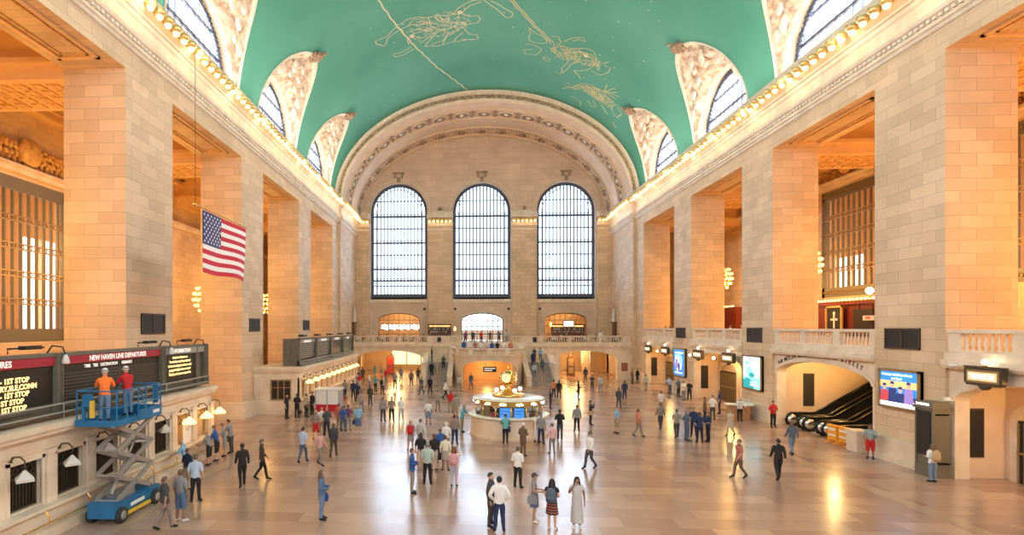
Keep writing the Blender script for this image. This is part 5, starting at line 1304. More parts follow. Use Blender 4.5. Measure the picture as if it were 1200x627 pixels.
for z_, n_, c_ in ((6.55, 16, 'cool'),):
    for x0 in (-15.0,):
        t = thing('lit_sign', 'row of bright white shapes across the left arched doorway of the far balcony', 'sign', (x0, YE+1.4, z_))
        g = M('lit_letter')
        for k in range(n_): g.box(.37*k, .37*k+.26, 0, .08, -.28-.1*(k%3), .3+.1*(k%2))
        g.build('letter_row', t, merge=False)
        g = M('bronze'); g.box(-.1, 6, .08, .14, -.45, -.38); g.box(-.1, 6, .08, .14, .42, .48); g.build('frame', t, merge=False)
PEOPLE = [
 (-1.67, 17.88, 70, 'armsdown', 'long', 'dkgrey', 'trousers', 'dkgrey', 'short', 'black', '-', 1.8, 'person in dark grey suit facing the one in white shirt in the foreground'),
 (-1.42, 17.44, 180, 'hips', 'long', 'white', 'trousers', 'navy', 'short', 'black', '-', 1.8, 'person in white dress shirt and navy trousers, back turned, hands on hips, in the foreground'),
 (-0.2, 18.34, 80, 'hold', 'tank', 'grey', 'skirt', 'denim', 'cap', 'navy', 'shoulder:grey', 1.68, 'person in navy cap, grey top and denim skirt in the foreground'),
 (0.28, 17.67, 160, 'hold', 'tank', 'black', 'dress', 'stripe', 'long', 'black', 'backpack:slate', 1.68, 'person in striped dress with a slate backpack in the foreground'),
 (1.11, 17.86, -10, 'phone', 'tank', 'palegrey', 'longdress', 'palegrey', 'long', 'black', '-', 1.7, 'person in long pale grey dress with one hand raised to the face'),
 (-7.34, 18.23, 95, 'hold', 'long', 'denim', 'trousers', 'jeans', 'long', 'brown', 'handbag:blue', 1.72, 'person in denim jacket and jeans with long brown hair, alone on the left foreground floor'),
 (-0.37, 22.2, 150, 'armsdown', 'short', 'white', 'trousers', 'black', 'short', 'brown', '-', 1.72, 'person in white top and black trousers walking between the booth and the foreground pair'),
 (-2.95, 22.31, 175, 'camera', 'short', 'pinkwhite', 'trousers', 'lilac', 'long', 'auburn', 'backpack:floral', 1.66, 'person in lilac trousers with a flowered backpack, arms raised to take a picture'),
 (-4.05, 22.5, 180, 'armsdown', 'short', 'sage', 'trousers', 'black', 'short', 'grey', '-', 1.78, 'person in sage green shirt and black trousers standing with back turned'),
 (-4.57, 21.31, 100, 'cross', 'long', 'royal', 'trousers', 'khakigrey', 'short', 'brown', '-', 1.8, 'person in royal blue jacket and khaki trousers left of the sightseeing group'),
 (-4.51, 24.77, 180, 'armsdown', 'short', 'black', 'shorts', 'pinkbeige', 'short', 'dkbrown', '-', 1.74, 'person in black T-shirt and pinkish shorts in the sightseeing group'),
 (-3.89, 24.65, 200, 'cross', 'short', 'black', 'shorts', 'beige', 'short', 'auburn', '-', 1.72, 'person in black T-shirt and beige shorts in the sightseeing group'),
 (-3.39, 24.68, 175, 'armsdown', 'long', 'cream', 'skirt', 'greige', 'short', 'auburn', 'handbag:black', 1.65, 'person in cream top carrying a black handbag in the sightseeing group'),
 (-3.68, 26.06, 190, 'armsdown', 'short', 'royal', 'trousers', 'navy', 'short', 'brown', '-', 1.7, 'person in royal blue shirt at the back of the sightseeing group'),
 (-5.37, 28.68, 185, 'armsdown', 'tank', 'greypat', 'dress', 'greypat', 'short', 'blonde', 'backpack:red', 1.64, 'person in patterned grey dress with a red backpack'),
 (-4.82, 28.51, 150, 'armsdown', 'long', 'palegrey', 'trousers', 'grey', 'short', 'brown', '-', 1.75, 'person in pale grey top next to the one with the red backpack'),
 (-3.06, 30.26, 180, 'armsdown', 'long', 'taupe', 'trousers', 'navy', 'cap', 'red', '-', 1.7, 'person in red cap and taupe jacket left of the booth'),
 (-3.46, 28.0, 170, 'hold', 'short', 'white', 'trousers', 'grey', 'short', 'white', '-', 1.66, 'white haired person in white shirt behind the sightseeing group'),
 (-2.28, 33.74, 70, 'lean', 'short', 'teal', 'trousers', 'khaki', 'short', 'grey', '-', 1.76, 'person in teal shirt leaning on the left side of the information booth'),
 (-0.18, 31.08, 175, 'lean', 'long', 'teal', 'trousers', 'black', 'short', 'dkbrown', 'shoulder:navy', 1.66, 'person in teal jacket and black trousers at the front of the booth'),
 (0.42, 27.64, 140, 'hold', 'long', 'brown', 'trousers', 'brown', 'short', 'white', 'tote:tan', 1.74, 'white haired person in brown suit with a tan tote bag before the booth'),
 (1.35, 31.39, 150, 'armsdown', 'tank', 'white', 'longdress', 'white', 'short', 'blonde', '-', 1.66, 'person in long white dress right of the booth front'),
 (1.71, 30.5, 160, 'armsdown', 'short', 'grey', 'trousers', 'navy', 'short', 'grey', '-', 1.78, 'grey haired person in grey shirt and navy trousers right of the booth'),
 (1.96, 28.27, 190, 'armsdown', 'short', 'pink', 'trousers', 'taupe', 'short', 'brown', '-', 1.62, 'person in pink top and taupe trousers just right of the booth'),
 (2.99, 31.94, 180, 'cross', 'short', 'black', 'trousers', 'dkgrey', 'short', 'black', '-', 1.78, 'person in black T-shirt standing right of the booth'),
 (4.45, 34.34, 175, 'armsdown', 'long', 'grey', 'trousers', 'black', 'short', 'brown', '-', 1.72, 'person in grey jacket and slim black trousers on the open floor right of the booth'),
 (5.85, 36.78, 90, 'phone', 'long', 'black', 'trousers', 'black', 'short', 'black', 'shoulder:tan', 1.68, 'person in black with a tan shoulder bag looking at a phone'),
 (6.79, 33.91, -80, 'armsdown', 'short', 'skyblue', 'shorts', 'khaki', 'short', 'brown', '-', 1.68, 'person in sky blue shirt and khaki shorts facing the booth'),
 (3.23, 25.45, -60, 'walk', 'long', 'white', 'trousers', 'dkgrey', 'short', 'brown', '-', 1.76, 'person in white shirt and dark trousers walking across the right centre floor'),
 (10.85, 23.99, 170, 'walk', 'long', 'black', 'trousers', 'black', 'short', 'black', '-', 1.78, 'person all in black walking toward the escalators'),
 (10.15, 31.82, 100, 'hips', 'short', 'slate', 'trousers', 'slate', 'short', 'grey', '-', 1.8, 'leftmost officer in slate uniform of the four standing together'),
 (11.05, 33.08, -20, 'armsdown', 'short', 'navy', 'trousers', 'navy', 'short', 'black', '-', 1.78, 'officer in navy uniform facing the camera in the group of four'),
 (10.68, 31.38, 170, 'hips', 'short', 'navy', 'trousers', 'dknavy', 'cap', 'navy', '-', 1.76, 'officer in navy cap, back turned, in the group of four'),
 (11.26, 31.64, -90, 'hold', 'short', 'navy', 'trousers', 'black', 'short', 'brown', '-', 1.74, 'rightmost officer in navy of the four standing together'),
 (14.87, 39.24, 180, 'armsdown', 'short', 'white', 'trousers', 'dkolive', 'short', 'grey', '-', 1.78, 'person in white T-shirt and olive trousers near the service desk'),
 (16.58, 41.97, -120, 'armsdown', 'short', 'navy', 'trousers', 'navy', 'short', 'brown', '-', 1.76, 'person in navy top beside the one in white T-shirt near the desk'),
 (14.02, 38.5, 60, 'armsdown', 'long', 'brown', 'trousers', 'black', 'short', 'brown', '-', 1.72, 'person in brown jacket behind the four officers'),
 (16.43, 38.62, -10, 'lean', 'long', 'vest', 'trousers', 'black', 'bald', '-', '-', 1.74, 'person in black waistcoat leaning in front of the service desk'),
 (18.53, 38.38, 0, 'cross', 'long', 'red', 'trousers', 'black', 'short', 'black', '-', 1.76, 'person in bright red jacket standing by the escalator arch'),
 (12.37, 42.17, 170, 'armsdown', 'short', 'pinkwhite', 'trousers', 'greige', 'short', 'dkbrown', '-', 1.7, 'person in pinkish white shirt alone on the far right floor'),
 (18.17, 56.18, -60, 'lean', 'long', 'paleblue', 'trousers', 'slate', 'short', 'brown', '-', 1.74, 'person in pale blue shirt leaning by the third pier'),
 (17.44, 52.08, 30, 'armsdown', 'short', 'slate', 'trousers', 'black', 'short', 'brown', '-', 1.76, 'person in slate shirt, left one of three by the third right pier'),
 (16.96, 49.67, 10, 'cross', 'short', 'white', 'trousers', 'grey', 'short', 'grey', '-', 1.76, 'person in white shirt, middle one of three by the third right pier'),
 (18.22, 51.5, -40, 'armsdown', 'short', 'black', 'trousers', 'black', 'short', 'black', '-', 1.76, 'person in black, right one of three by the third right pier'),
 (18.13, 28.87, -40, 'lean', 'short', 'greyteal', 'shorts', 'red', 'short', 'black', 'backpack:black', 1.76, 'person in grey T-shirt and red shorts leaning on the nearest pier base'),
 (17.92, 24.73, 180, 'hold', 'short', 'white', 'trousers', 'bluegrey', 'long', 'brown', 'backpack:tan', 1.64, 'person in white top with a tan backpack by the bronze cabinet'),
 (11.89, 50.0, 180, 'armsdown', 'long', 'navy', 'trousers', 'navy', 'short', 'black', '-', 1.72, 'person in navy coat walking on the far right floor'),
 (9.76, 44.21, 150, 'walk', 'long', 'dkgrey', 'trousers', 'dkgrey', 'short', 'brown', '-', 1.72, 'person in dark grey coat walking right of the yellow passage'),
 (11.02, 55.11, 180, 'armsdown', 'long', 'palegrey', 'trousers', 'grey', 'short', 'grey', '-', 1.76, 'person in pale grey jacket in front of the yellow passage'),
 (13.34, 33.44, -60, 'walk', 'tank', 'beige', 'dress', 'beige', 'short', 'brown', '-', 1.64, 'person in beige dress walking left of the service desk'),
 (9.95, 35.46, 180, 'walk', 'long', 'taupe', 'trousers', 'dkgrey', 'short', 'brown', '-', 1.72, 'person in taupe jacket walking left of the officers'),
 (9.94, 32.77, 170, 'walk', 'short', 'khakigrey', 'trousers', 'dkolive', 'short', 'brown', '-', 1.72, 'person in khaki shirt walking just left of the officers'),
 (7.76, 32.92, 100, 'walk', 'short', 'coral', 'trousers', 'taupe', 'short', 'brown', '-', 1.7, 'person in coral top walking across the right floor'),
 (9.31, 24.18, -80, 'walk', 'short', 'dustyred', 'trousers', 'brown', 'short', 'brown', '-', 1.7, 'person in dusty red shirt walking on the near right floor'),
 (14.14, 28.67, 180, 'walk', 'long', 'slate', 'trousers', 'bluegrey', 'short', 'brown', '-', 1.74, 'person in slate jacket walking near the escalators'),
 (-14.6, 25.2, -90, 'lean', 'short', 'grey', 'shorts', 'black', 'short', 'blonde', '-', 1.66, 'person in grey top and black shorts leaning on the near counter'),
 (-14.57, 26.02, -80, 'lean', 'short', 'royal', 'shorts', 'black', 'short', 'brown', '-', 1.76, 'person in blue shirt and black shorts leaning on the near counter'),
 (-14.58, 26.9, -70, 'lean', 'short', 'greypat', 'shorts', 'greypat', 'short', 'brown', 'shoulder:dkbrown', 1.72, 'person in patterned grey shirt with a brown bag at the near counter'),
 (-14.69, 27.64, -90, 'lean', 'short', 'grey', 'trousers', 'dkgrey', 'short', 'dkbrown', '-', 1.78, 'person in grey at the far end of the near ticket counter'),
 (-19.9, 39.78, -40, 'armsdown', 'long', 'black', 'trousers', 'black', 'cap', 'black', '-', 1.78, 'person in black uniform and cap by the second left pier'),
 (-12.01, 17.84, 170, 'armsdown', 'short', 'grey', 'shorts', 'denim', 'short', 'brown', '-', 1.78, 'person in grey T-shirt and denim shorts right of the scissor lift'),
 (-12.53, 19.88, 190, 'armsdown', 'short', 'paleblue', 'trousers', 'black', 'short', 'brown', '-', 1.8, 'person in pale blue shirt and black trousers right of the scissor lift'),
 (-12.17, 17.14, 150, 'walk', 'short', 'dkgrey', 'trousers', 'taupe', 'short', 'brown', '-', 1.72, "person in dark grey shirt walking beside the lift's wheels"),
 (-14.68, 23.0, -80, 'lean', 'short', 'skyblue', 'trousers', 'grey', 'bald', '-', '-', 1.7, 'person in sky blue shirt bent over the near ticket counter'),
 (-13.58, 21.32, 160, 'armsdown', 'short', 'dknavy', 'shorts', 'khaki', 'short', 'auburn', '-', 1.7, 'person in dark navy top in the line beside the scissor lift'),
 (-11.59, 21.89, -150, 'walk', 'long', 'black', 'trousers', 'black', 'short', 'black', '-', 1.8, 'person in long black coat striding on the left floor'),
 (-11.16, 22.91, 120, 'walk', 'long', 'dkbrown', 'trousers', 'black', 'short', 'brown', '-', 1.76, 'person in dark brown coat striding on the left floor'),
 (-10.28, 25.9, 170, 'walk', 'short', 'paleblue', 'trousers', 'slate', 'short', 'dkbrown', '-', 1.74, 'person in pale blue shirt walking left of centre'),
 (-9.1, 27.17, 180, 'walk', 'long', 'dkgrey', 'trousers', 'dkolive', 'short', 'brown', '-', 1.72, 'person in dark grey top walking behind the one in red shorts'),
 (-9.33, 25.46, 60, 'walk', 'short', 'dustypink', 'trousers', 'taupe', 'short', 'brown', '-', 1.68, 'person in dusty pink shirt walking left of centre'),
 (-15.11, 38.13, 80, 'armsdown', 'short', 'black', 'trousers', 'black', 'bald', '-', '-', 1.78, 'person in black T-shirt standing at the end wall of the far ticket office'),
 (-14.49, 38.52, 170, 'cross', 'long', 'black', 'trousers', 'black', 'short', 'dkbrown', '-', 1.8, 'person in black coat by the white box, back turned'),
 (-13.93, 38.92, 150, 'cross', 'long', 'beige', 'trousers', 'black', 'short', 'brown', 'shoulder:brown', 1.74, 'person in beige jacket with a brown bag by the white box'),
 (-11.13, 31.25, 175, 'armsdown', 'short', 'taupe', 'shorts', 'red', 'short', 'blonde', '-', 1.74, 'person in bright red shorts and taupe top near the white box'),
 (-11.11, 32.5, 180, 'armsdown', 'short', 'white', 'trousers', 'greige', 'short', 'blonde', '-', 1.7, 'person in white shirt beside the one in red shorts'),
 (-10.74, 32.26, 200, 'armsdown', 'short', 'dkgrey', 'trousers', 'black', 'short', 'blonde', '-', 1.72, 'person in dark grey top right of the one in red shorts'),
 (-10.46, 34.18, 160, 'armsdown', 'short', 'dustyred', 'trousers', 'khaki', 'short', 'brown', '-', 1.72, 'person in dusty red shirt in the group by the white box'),
 (-10.07, 33.63, 170, 'armsdown', 'short', 'royal', 'trousers', 'slate', 'short', 'brown', '-', 1.64, 'person in royal blue T-shirt in the group by the white box'),
 (-9.81, 33.92, 190, 'armsdown', 'short', 'plum', 'trousers', 'grey', 'short', 'brown', '-', 1.7, 'person in plum shirt in the group by the white box'),
 (-9.01, 33.14, 180, 'armsdown', 'short', 'skyblue', 'shorts', 'denim', 'bald', '-', 'handbag:navy', 1.78, 'person in sky blue shirt and denim shorts holding a navy bag'),
 (-8.13, 37.42, 170, 'armsdown', 'long', 'greypat', 'trousers', 'dkgrey', 'short', 'brown', '-', 1.72, 'person in patterned grey jacket, left one of three on the centre left floor'),
 (-7.54, 37.45, 0, 'armsdown', 'long', 'taupe', 'trousers', 'black', 'short', 'black', '-', 1.74, 'person in taupe top and black jeans, middle one of three on the centre left floor'),
 (-6.89, 37.48, 10, 'armsdown', 'long', 'white', 'trousers', 'palegrey', 'short', 'grey', '-', 1.74, 'person in white shirt and pale trousers, right one of three on the centre left floor'),
 (-12.41, 44.06, 180, 'armsdown', 'short', 'black', 'skirt', 'red', 'short', 'brown', '-', 1.66, 'person in red skirt and black top beside the white box'),
 (-10.36, 41.06, 170, 'walk', 'long', 'greige', 'trousers', 'grey', 'short', 'brown', '-', 1.72, 'person in greige coat in the left crowd'),
 (-10.36, 45.14, 160, 'armsdown', 'long', 'dkolive', 'trousers', 'dkolive', 'short', 'brown', '-', 1.74, 'person in dark olive jacket in the left crowd'),
 (-17.09, 57.54, 180, 'armsdown', 'short', 'red', 'trousers', 'navy', 'short', 'black', '-', 1.74, 'person in red shirt queuing at the far ticket counter nearest the camera'),
 (-16.74, 62.89, 180, 'armsdown', 'long', 'bluebright', 'trousers', 'navy', 'short', 'black', '-', 1.8, 'person in bright blue coat at the far ticket counter'),
 (-14.65, 56.85, 175, 'armsdown', 'short', 'skyblue', 'trousers', 'jeans', 'short', 'brown', '-', 1.74, 'person in sky blue shirt near the far ticket counter'),
 (-13.42, 56.13, 190, 'armsdown', 'short', 'red', 'shorts', 'beige', 'short', 'black', '-', 1.7, 'person in red shirt and beige shorts near the far ticket counter'),
 (-12.5, 56.96, 90, 'armsdown', 'short', 'white', 'trousers', 'jeans', 'short', 'brown', '-', 1.7, 'person in white T-shirt and jeans in the left crowd'),
 (-11.5, 54.73, 150, 'armsdown', 'short', 'teal', 'trousers', 'black', 'short', 'brown', '-', 1.68, 'person in teal T-shirt in the left crowd'),
 (-10.49, 52.67, 160, 'armsdown', 'short', 'palegrey', 'trousers', 'black', 'short', 'black', 'backpack:black', 1.7, 'person in pale grey with black backpack in the left crowd'),
 (-11.68, 63.14, -30, 'armsdown', 'short', 'red', 'trousers', 'grey', 'short', 'brown', '-', 1.72, 'person in red shirt before the left passage'),
 (-9.91, 57.89, 175, 'armsdown', 'short', 'greypat', 'trousers', 'black', 'short', 'black', '-', 1.74, 'person in patterned grey shirt before the left passage'),
 (-10.13, 65.22, 180, 'walk', 'long', 'grey', 'trousers', 'grey', 'short', 'grey', '-', 1.74, 'person in grey coat walking into the left passage'),
 (-14.73, 64.99, 170, 'armsdown', 'long', 'dkolive', 'trousers', 'dkolive', 'short', 'black', '-', 1.76, 'person in olive coat at the mouth of the left passage'),
 (-13.52, 71.9, 180, 'walk', 'short', 'beige', 'trousers', 'jeans', 'short', 'brown', '-', 1.72, 'person in beige shirt inside the left passage'),
 (-14.02, 69.44, 190, 'armsdown', 'tank', 'teal', 'dress', 'teal', 'short', 'brown', '-', 1.66, 'person in teal dress inside the left passage'),
 (-12.54, 48.8, 180, 'armsdown', 'long', 'navy', 'trousers', 'black', 'short', 'black', '-', 1.76, 'person in navy coat in the left crowd'),
 (-13.44, 49.35, 160, 'armsdown', 'short', 'grey', 'trousers', 'black', 'short', 'brown', '-', 1.76, 'person in grey shirt by the far ticket counter'),
 (-11.83, 47.14, 170, 'armsdown', 'short', 'navy', 'trousers', 'dknavy', 'short', 'dkbrown', '-', 1.72, 'person in navy T-shirt in the left crowd'),
 (-8.44, 60.51, 180, 'armsdown', 'long', 'brown', 'trousers', 'black', 'short', 'brown', '-', 1.74, 'person in brown jacket left of the stairs'),
 (-8.0, 64.31, 170, 'armsdown', 'long', 'dkgrey', 'trousers', 'black', 'short', 'black', '-', 1.76, 'person in dark coat left of the stairs'),
 (-4.24, 49.21, 80, 'walk', 'long', 'white', 'trousers', 'black', 'short', 'black', '-', 1.76, 'person in white shirt and black trousers walking below the left flight'),
 (-5.86, 52.89, 170, 'walk', 'long', 'black', 'trousers', 'black', 'short', 'black', '-', 1.76, 'person in black walking below the left flight'),
 (-6.69, 52.85, -40, 'walk', 'long', 'slate', 'trousers', 'dkgrey', 'short', 'brown', '-', 1.74, 'person in slate coat walking at the foot of the left stairs'),
 (-4.59, 42.18, 170, 'walk', 'long', 'greige', 'trousers', 'taupe', 'short', 'brown', '-', 1.7, 'person in greige jacket walking left of the booth'),
 (-4.93, 36.26, 180, 'armsdown', 'short', 'white', 'skirt', 'bluegrey', 'short', 'blonde', '-', 1.66, 'person in white top and blue grey skirt'),
 (-3.58, 41.39, 175, 'armsdown', 'short', 'red', 'trousers', 'khaki', 'short', 'brown', '-', 1.72, 'person in red T-shirt left of the booth'),
 (-3.16, 39.08, 180, 'armsdown', 'long', 'khakigrey', 'trousers', 'khaki', 'short', 'brown', '-', 1.74, 'person in khaki jacket left of the booth'),
 (-3.07, 55.14, 160, 'walk', 'long', 'palegrey', 'trousers', 'grey', 'short', 'brown', '-', 1.72, 'person in pale grey coat before the far arch'),
 (-1.84, 57.48, -20, 'walk', 'long', 'slate', 'trousers', 'slate', 'short', 'brown', '-', 1.72, 'person in slate jacket before the far arch'),
 (5.71, 50.89, 150, 'armsdown', 'short', 'orange', 'trousers', 'dknavy', 'short', 'black', '-', 1.7, 'person in orange top right behind the booth'),
 (6.08, 50.3, 170, 'armsdown', 'long', 'black', 'trousers', 'black', 'short', 'black', '-', 1.7, 'person in black beside the one in orange behind the booth'),
 (4.32, 43.95, 90, 'cross', 'long', 'dknavy', 'trousers', 'black', 'short', 'black', '-', 1.6, 'person in dark jacket right of the booth roof'),
 (7.74, 49.79, 90, 'hold', 'long', 'black', 'trousers', 'black', 'short', 'dkbrown', 'handbag:brown', 1.72, 'person in black with a brown handbag before the yellow passage'),
 (11.96, 66.3, 180, 'armsdown', 'long', 'dkgrey', 'trousers', 'dkgrey', 'short', 'brown', '-', 1.74, 'person in dark grey in the yellow passage'),
 (10.51, 56.54, 0, 'hold', 'short', 'dkgrey', 'trousers', 'dkgrey', 'short', 'brown', '-', 1.66, 'person in dark grey T-shirt before the yellow passage'),
 (17.87, 65.57, -60, 'armsdown', 'long', 'black', 'trousers', 'black', 'short', 'black', '-', 1.74, 'person in black at the farthest right pier'),
 (16.67, 63.57, 40, 'armsdown', 'long', 'brown', 'trousers', 'dkgrey', 'short', 'brown', '-', 1.74, 'person in brown coat at the farthest right pier'),
 (16.0, 56.81, 170, 'walk', 'short', 'sage', 'trousers', 'khakigrey', 'short', 'brown', '-', 1.72, 'person in sage shirt by the farthest gate'),
]
# ================================================================== PEOPLE
PC = dict(dkgrey=(.06,.062,.07), white=(.78,.77,.75), navy=(.02,.035,.10), dknavy=(.012,.018,.045), grey=(.25,.25,.26), denim=(.10,.17,.30), jeans=(.16,.24,.38), black=(.018,.017,.018),
    palegrey=(.52,.51,.50), pinkwhite=(.72,.60,.60), lilac=(.48,.45,.56), sage=(.42,.52,.46), royal=(.03,.10,.34), khakigrey=(.30,.27,.22), pinkbeige=(.60,.42,.36), beige=(.55,.45,.33), cream=(.74,.68,.54),
    greige=(.38,.33,.28), greypat=(.28,.27,.27), taupe=(.26,.21,.18), teal=(.12,.42,.46), khaki=(.33,.26,.16), brown=(.16,.10,.065), pink=(.72,.42,.45), skyblue=(.22,.46,.66), slate=(.09,.12,.17),
    olive=(.1,.1,.05), dkolive=(.07,.07,.05), vest=(.70,.70,.70), red=(.55,.02,.025), paleblue=(.48,.56,.70), bluegrey=(.16,.22,.32), greyteal=(.30,.38,.38), coral=(.65,.20,.13), dustyred=(.45,.16,.13),
    dustypink=(.55,.32,.30), plum=(.18,.06,.12), orange=(.75,.25,.10), bluebright=(.02,.13,.42), stripe=(.35,.10,.08), dkbrown=(.06,.035,.022), auburn=(.20,.06,.025), blonde=(.50,.34,.16),
    floral=(.60,.30,.34), tan=(.48,.32,.18), hivis=(.95,.20,.03), green=(.15,.55,.12), blue=(.04,.08,.32))
for k_, v_ in PC.items(): mat('cloth_'+k_, v_, .85)
for k_ in ('black','dkbrown','brown','auburn','blonde','grey','white'): mat('hair_'+k_, tuple(c*.8 for c in PC[k_]), .6)
for i, c in enumerate(((.55,.33,.23),(.62,.40,.29),(.30,.16,.10),(.48,.28,.18))): mat('skin_%d' % i, c, .55)
mat('stripe_dark', (.02,.02,.02), .8)
_B = {}
def skeleton(pose):
    """joints for a 1.75 m figure facing -Y, feet at z=0; returns verts {name:(co, rx, ry)}, edges [(a,b,region)]"""
    V, E = {}, []
    sit = pose == 'sit'
    dz = -.43 if sit else 0; ly = .0
    lean = .0
    if pose == 'lean': lean = .12
    def P(n, x, y, z, rx, ry=None): V[n] = (Vector((x, y, z)), rx, ry or rx)
    def ty(z): return -lean*(z-.95)/.5 if z > .95 else 0
    P('pelvis', 0, 0, .95+dz, .150, .112); P('spine', 0, ty(1.14), 1.14+dz, .132, .098); P('chest', 0, ty(1.33), 1.33+dz, .158, .108); P('neckbase', 0, ty(1.46)+.01, 1.455+dz, .075, .07)
    P('neck', 0, ty(1.53), 1.52+dz, .052); P('jaw', 0, ty(1.58)-.018, 1.575+dz, .062, .072); P('head', 0, ty(1.65)-.005, 1.645+dz, .078, .093); P('crown', 0, ty(1.7)+.005, 1.71+dz, .062, .075)
    P('nose', 0, ty(1.6)-.112, 1.612+dz, .013)
    E += [('pelvis','spine',1),('spine','chest',1),('chest','neckbase',1),('neckbase','neck',0),('neck','jaw',0),('jaw','head',0),('head','crown',0),('head','nose',0)]
    for s, n in ((-1,'L'),(1,'R')):
        P('ear'+n, s*.088, ty(1.62)+.012, 1.625+dz, .014, .02); E.append(('head','ear'+n,0))
        sy = ty(1.42); sh = Vector((s*.172, sy, 1.42+dz))
        el, wr = Vector((s*.235, sy+.03, 1.15+dz)), Vector((s*.245, sy-.05, .91+dz))
        if pose == 'hips': el, wr = Vector((s*.31, .07, 1.17)), Vector((s*.19, -.04, 1.01))
        if pose == 'hold': el, wr = Vector((s*.23, .02, 1.15)), Vector((s*.13, -.25, 1.14))
        if pose == 'cross': el, wr = Vector((s*.25, -.03, 1.16)), Vector((-s*.02, -.20, 1.18+.03*s))
        if pose == 'camera': el, wr = Vector((s*.24, -.18, 1.36)), Vector((s*.09, -.24, 1.60))
        if pose == 'phone' and s < 0: el, wr = Vector((s*.26, -.12, 1.22)), Vector((s*.12, -.22, 1.50))
        if pose == 'lean': el, wr = Vector((s*.26, sy-.12, 1.18)), Vector((s*.22, sy-.34, 1.12))
        if pose == 'walk': el, wr = Vector((s*.22, .08 if s < 0 else -.03, 1.16)), Vector((s*.23, .12 if s < 0 else -.22, .95))
        if sit: el, wr = Vector((s*.24, -.08, .80)), Vector((s*.15, -.30, .78))
        V['sh'+n] = (sh, .062, .066); V['el'+n] = (el, .043, .043); V['wr'+n] = (wr, .028, .028)
        E += [('chest','sh'+n,1),('sh'+n,'el'+n,2),('el'+n,'wr'+n,3)]
        d = (wr-el).normalized(); side = Vector((0,1,0)) if abs(d.z) > .7 else Vector((0,0,1))
        side = (side - d*side.dot(d)).normalized()
        V['pa'+n] = (wr+d*.05, .026, .026); V['kn'+n] = (wr+d*.085, .03, .03); E += [('wr'+n,'pa'+n,4),('pa'+n,'kn'+n,4)]
        curl = Vector((-s,0,0)); curl = (curl-d*curl.dot(d)).normalized()
        for q in range(4):
            off = side*(q-1.5)*.021; ln = (.055,.066,.062,.046)[q]
            V['f%d%s' % (q,n)] = (wr+d*.12+off, .0095, .0095); V['g%d%s' % (q,n)] = (wr+d*(.12+ln*.8)+off+curl*.022, .008, .008)
            E += [('kn'+n,'f%d%s' % (q,n),4),('f%d%s' % (q,n),'g%d%s' % (q,n),4)]
        V['t0'+n] = (wr+d*.06-side*.042+curl*.015, .011, .011); V['t1'+n] = (wr+d*.10-side*.052+curl*.03, .009, .009)
        E += [('pa'+n,'t0'+n,4),('t0'+n,'t1'+n,4)]
        hip = Vector((s*.088, 0, .90+dz)); kn = Vector((s*.10, -.015, .49)); an = Vector((s*.105, .02, .095)); ball = Vector((s*.12, -.11, .04)); toe = Vector((s*.125, -.175, .03))
        if pose == 'walk':
            k = -1 if s < 0 else 1
            kn = Vector((s*.095, -.14 if k < 0 else .02, .50)); an = Vector((s*.10, -.20 if k < 0 else .30, .095 if k < 0 else .16)); 
            ball = an+Vector((s*.01, -.13, -.055 if k < 0 else -.115)); toe = ball+Vector((0,-.065,-.008 if k < 0 else 0)); 
            if k > 0: toe.z = .03; ball.z = .042
        if pose in ('armsdown','hips') : an.x += s*.03; kn.x += s*.012; ball.x += s*.045; toe.x += s*.055
        if sit: hip = Vector((s*.10, -.02, .50)); kn = Vector((s*.12, -.42, .50)); an = Vector((s*.12, -.40, .095)); ball = an+Vector((0,-.13,-.055)); toe = ball+Vector((0,-.065,-.01))
        V['hip'+n] = (hip, .092, .098); V['k'+n] = (kn, .060, .062); V['a'+n] = (an, .040, .042); V['b'+n] = (ball, .042, .034); V['c'+n] = (toe, .036, .026); V['h'+n] = (an+Vector((0,.045,-.05)), .034, .03)
        V['th'+n] = (hip.lerp(kn, .45), .082, .088); V['cf'+n] = (kn.lerp(an, .3)+Vector((0,.015,0)), .056, .062)
        E += [('pelvis','hip'+n,8),('hip'+n,'th'+n,5),('th'+n,'k'+n,5),('k'+n,'cf'+n,6),('cf'+n,'a'+n,6),('a'+n,'b'+n,7),('b'+n,'c'+n,7),('a'+n,'h'+n,7)]
    return V, E
def body(pose):
    if pose in _B: return _B[pose]
    V, E = skeleton(pose); names = list(V); ix = {n: i for i, n in enumerate(names)}
    me0 = bpy.data.meshes.new('skel'); me0.from_pydata([V[n][0] for n in names], [(ix[a], ix[b]) for a, b, _ in E], [])
    o = bpy.data.objects.new('skel', me0); COL.objects.link(o)
    sk = o.modifiers.new('Skin', 'SKIN'); sk.use_smooth_shade = True; sk.branch_smoothing = .3
    for n, sv in zip(names, me0.skin_vertices[0].data): sv.radius = (V[n][1], V[n][2]); sv.use_root = n == 'pelvis'
    sb = o.modifiers.new('Sub', 'SUBSURF'); sb.levels = 1; sb.render_levels = 1
    dg = bpy.context.evaluated_depsgraph_get(); me = bpy.data.meshes.new_from_object(o.evaluated_get(dg)); bpy.data.objects.remove(o); bpy.data.meshes.remove(me0)
    segs = [(V[a][0], V[b][0], r) for a, b, r in E]; reg = []
    for p in me.polygons:
        c = p.center; best = (9, 0)
        for a, b, r in segs:
            ab = b-a; t = max(0, min(1, (c-a).dot(ab)/ab.length_squared)); d = (c-(a+ab*t)).length - (.05 if r in (1,8) else .03 if r == 5 else 0)
            if d < best[0]: best = (d, r)
        reg.append(best[1])
        p.use_smooth = True
    me.name = 'body'; me.materials.clear(); me.materials.append(MATS['skin_0'])
    zmin = min(v.co.z for v in me.vertices); 
    for v in me.vertices: v.co.z -= zmin
    _B[pose] = (me, reg, V, -zmin); return _B[pose]
_C = {}
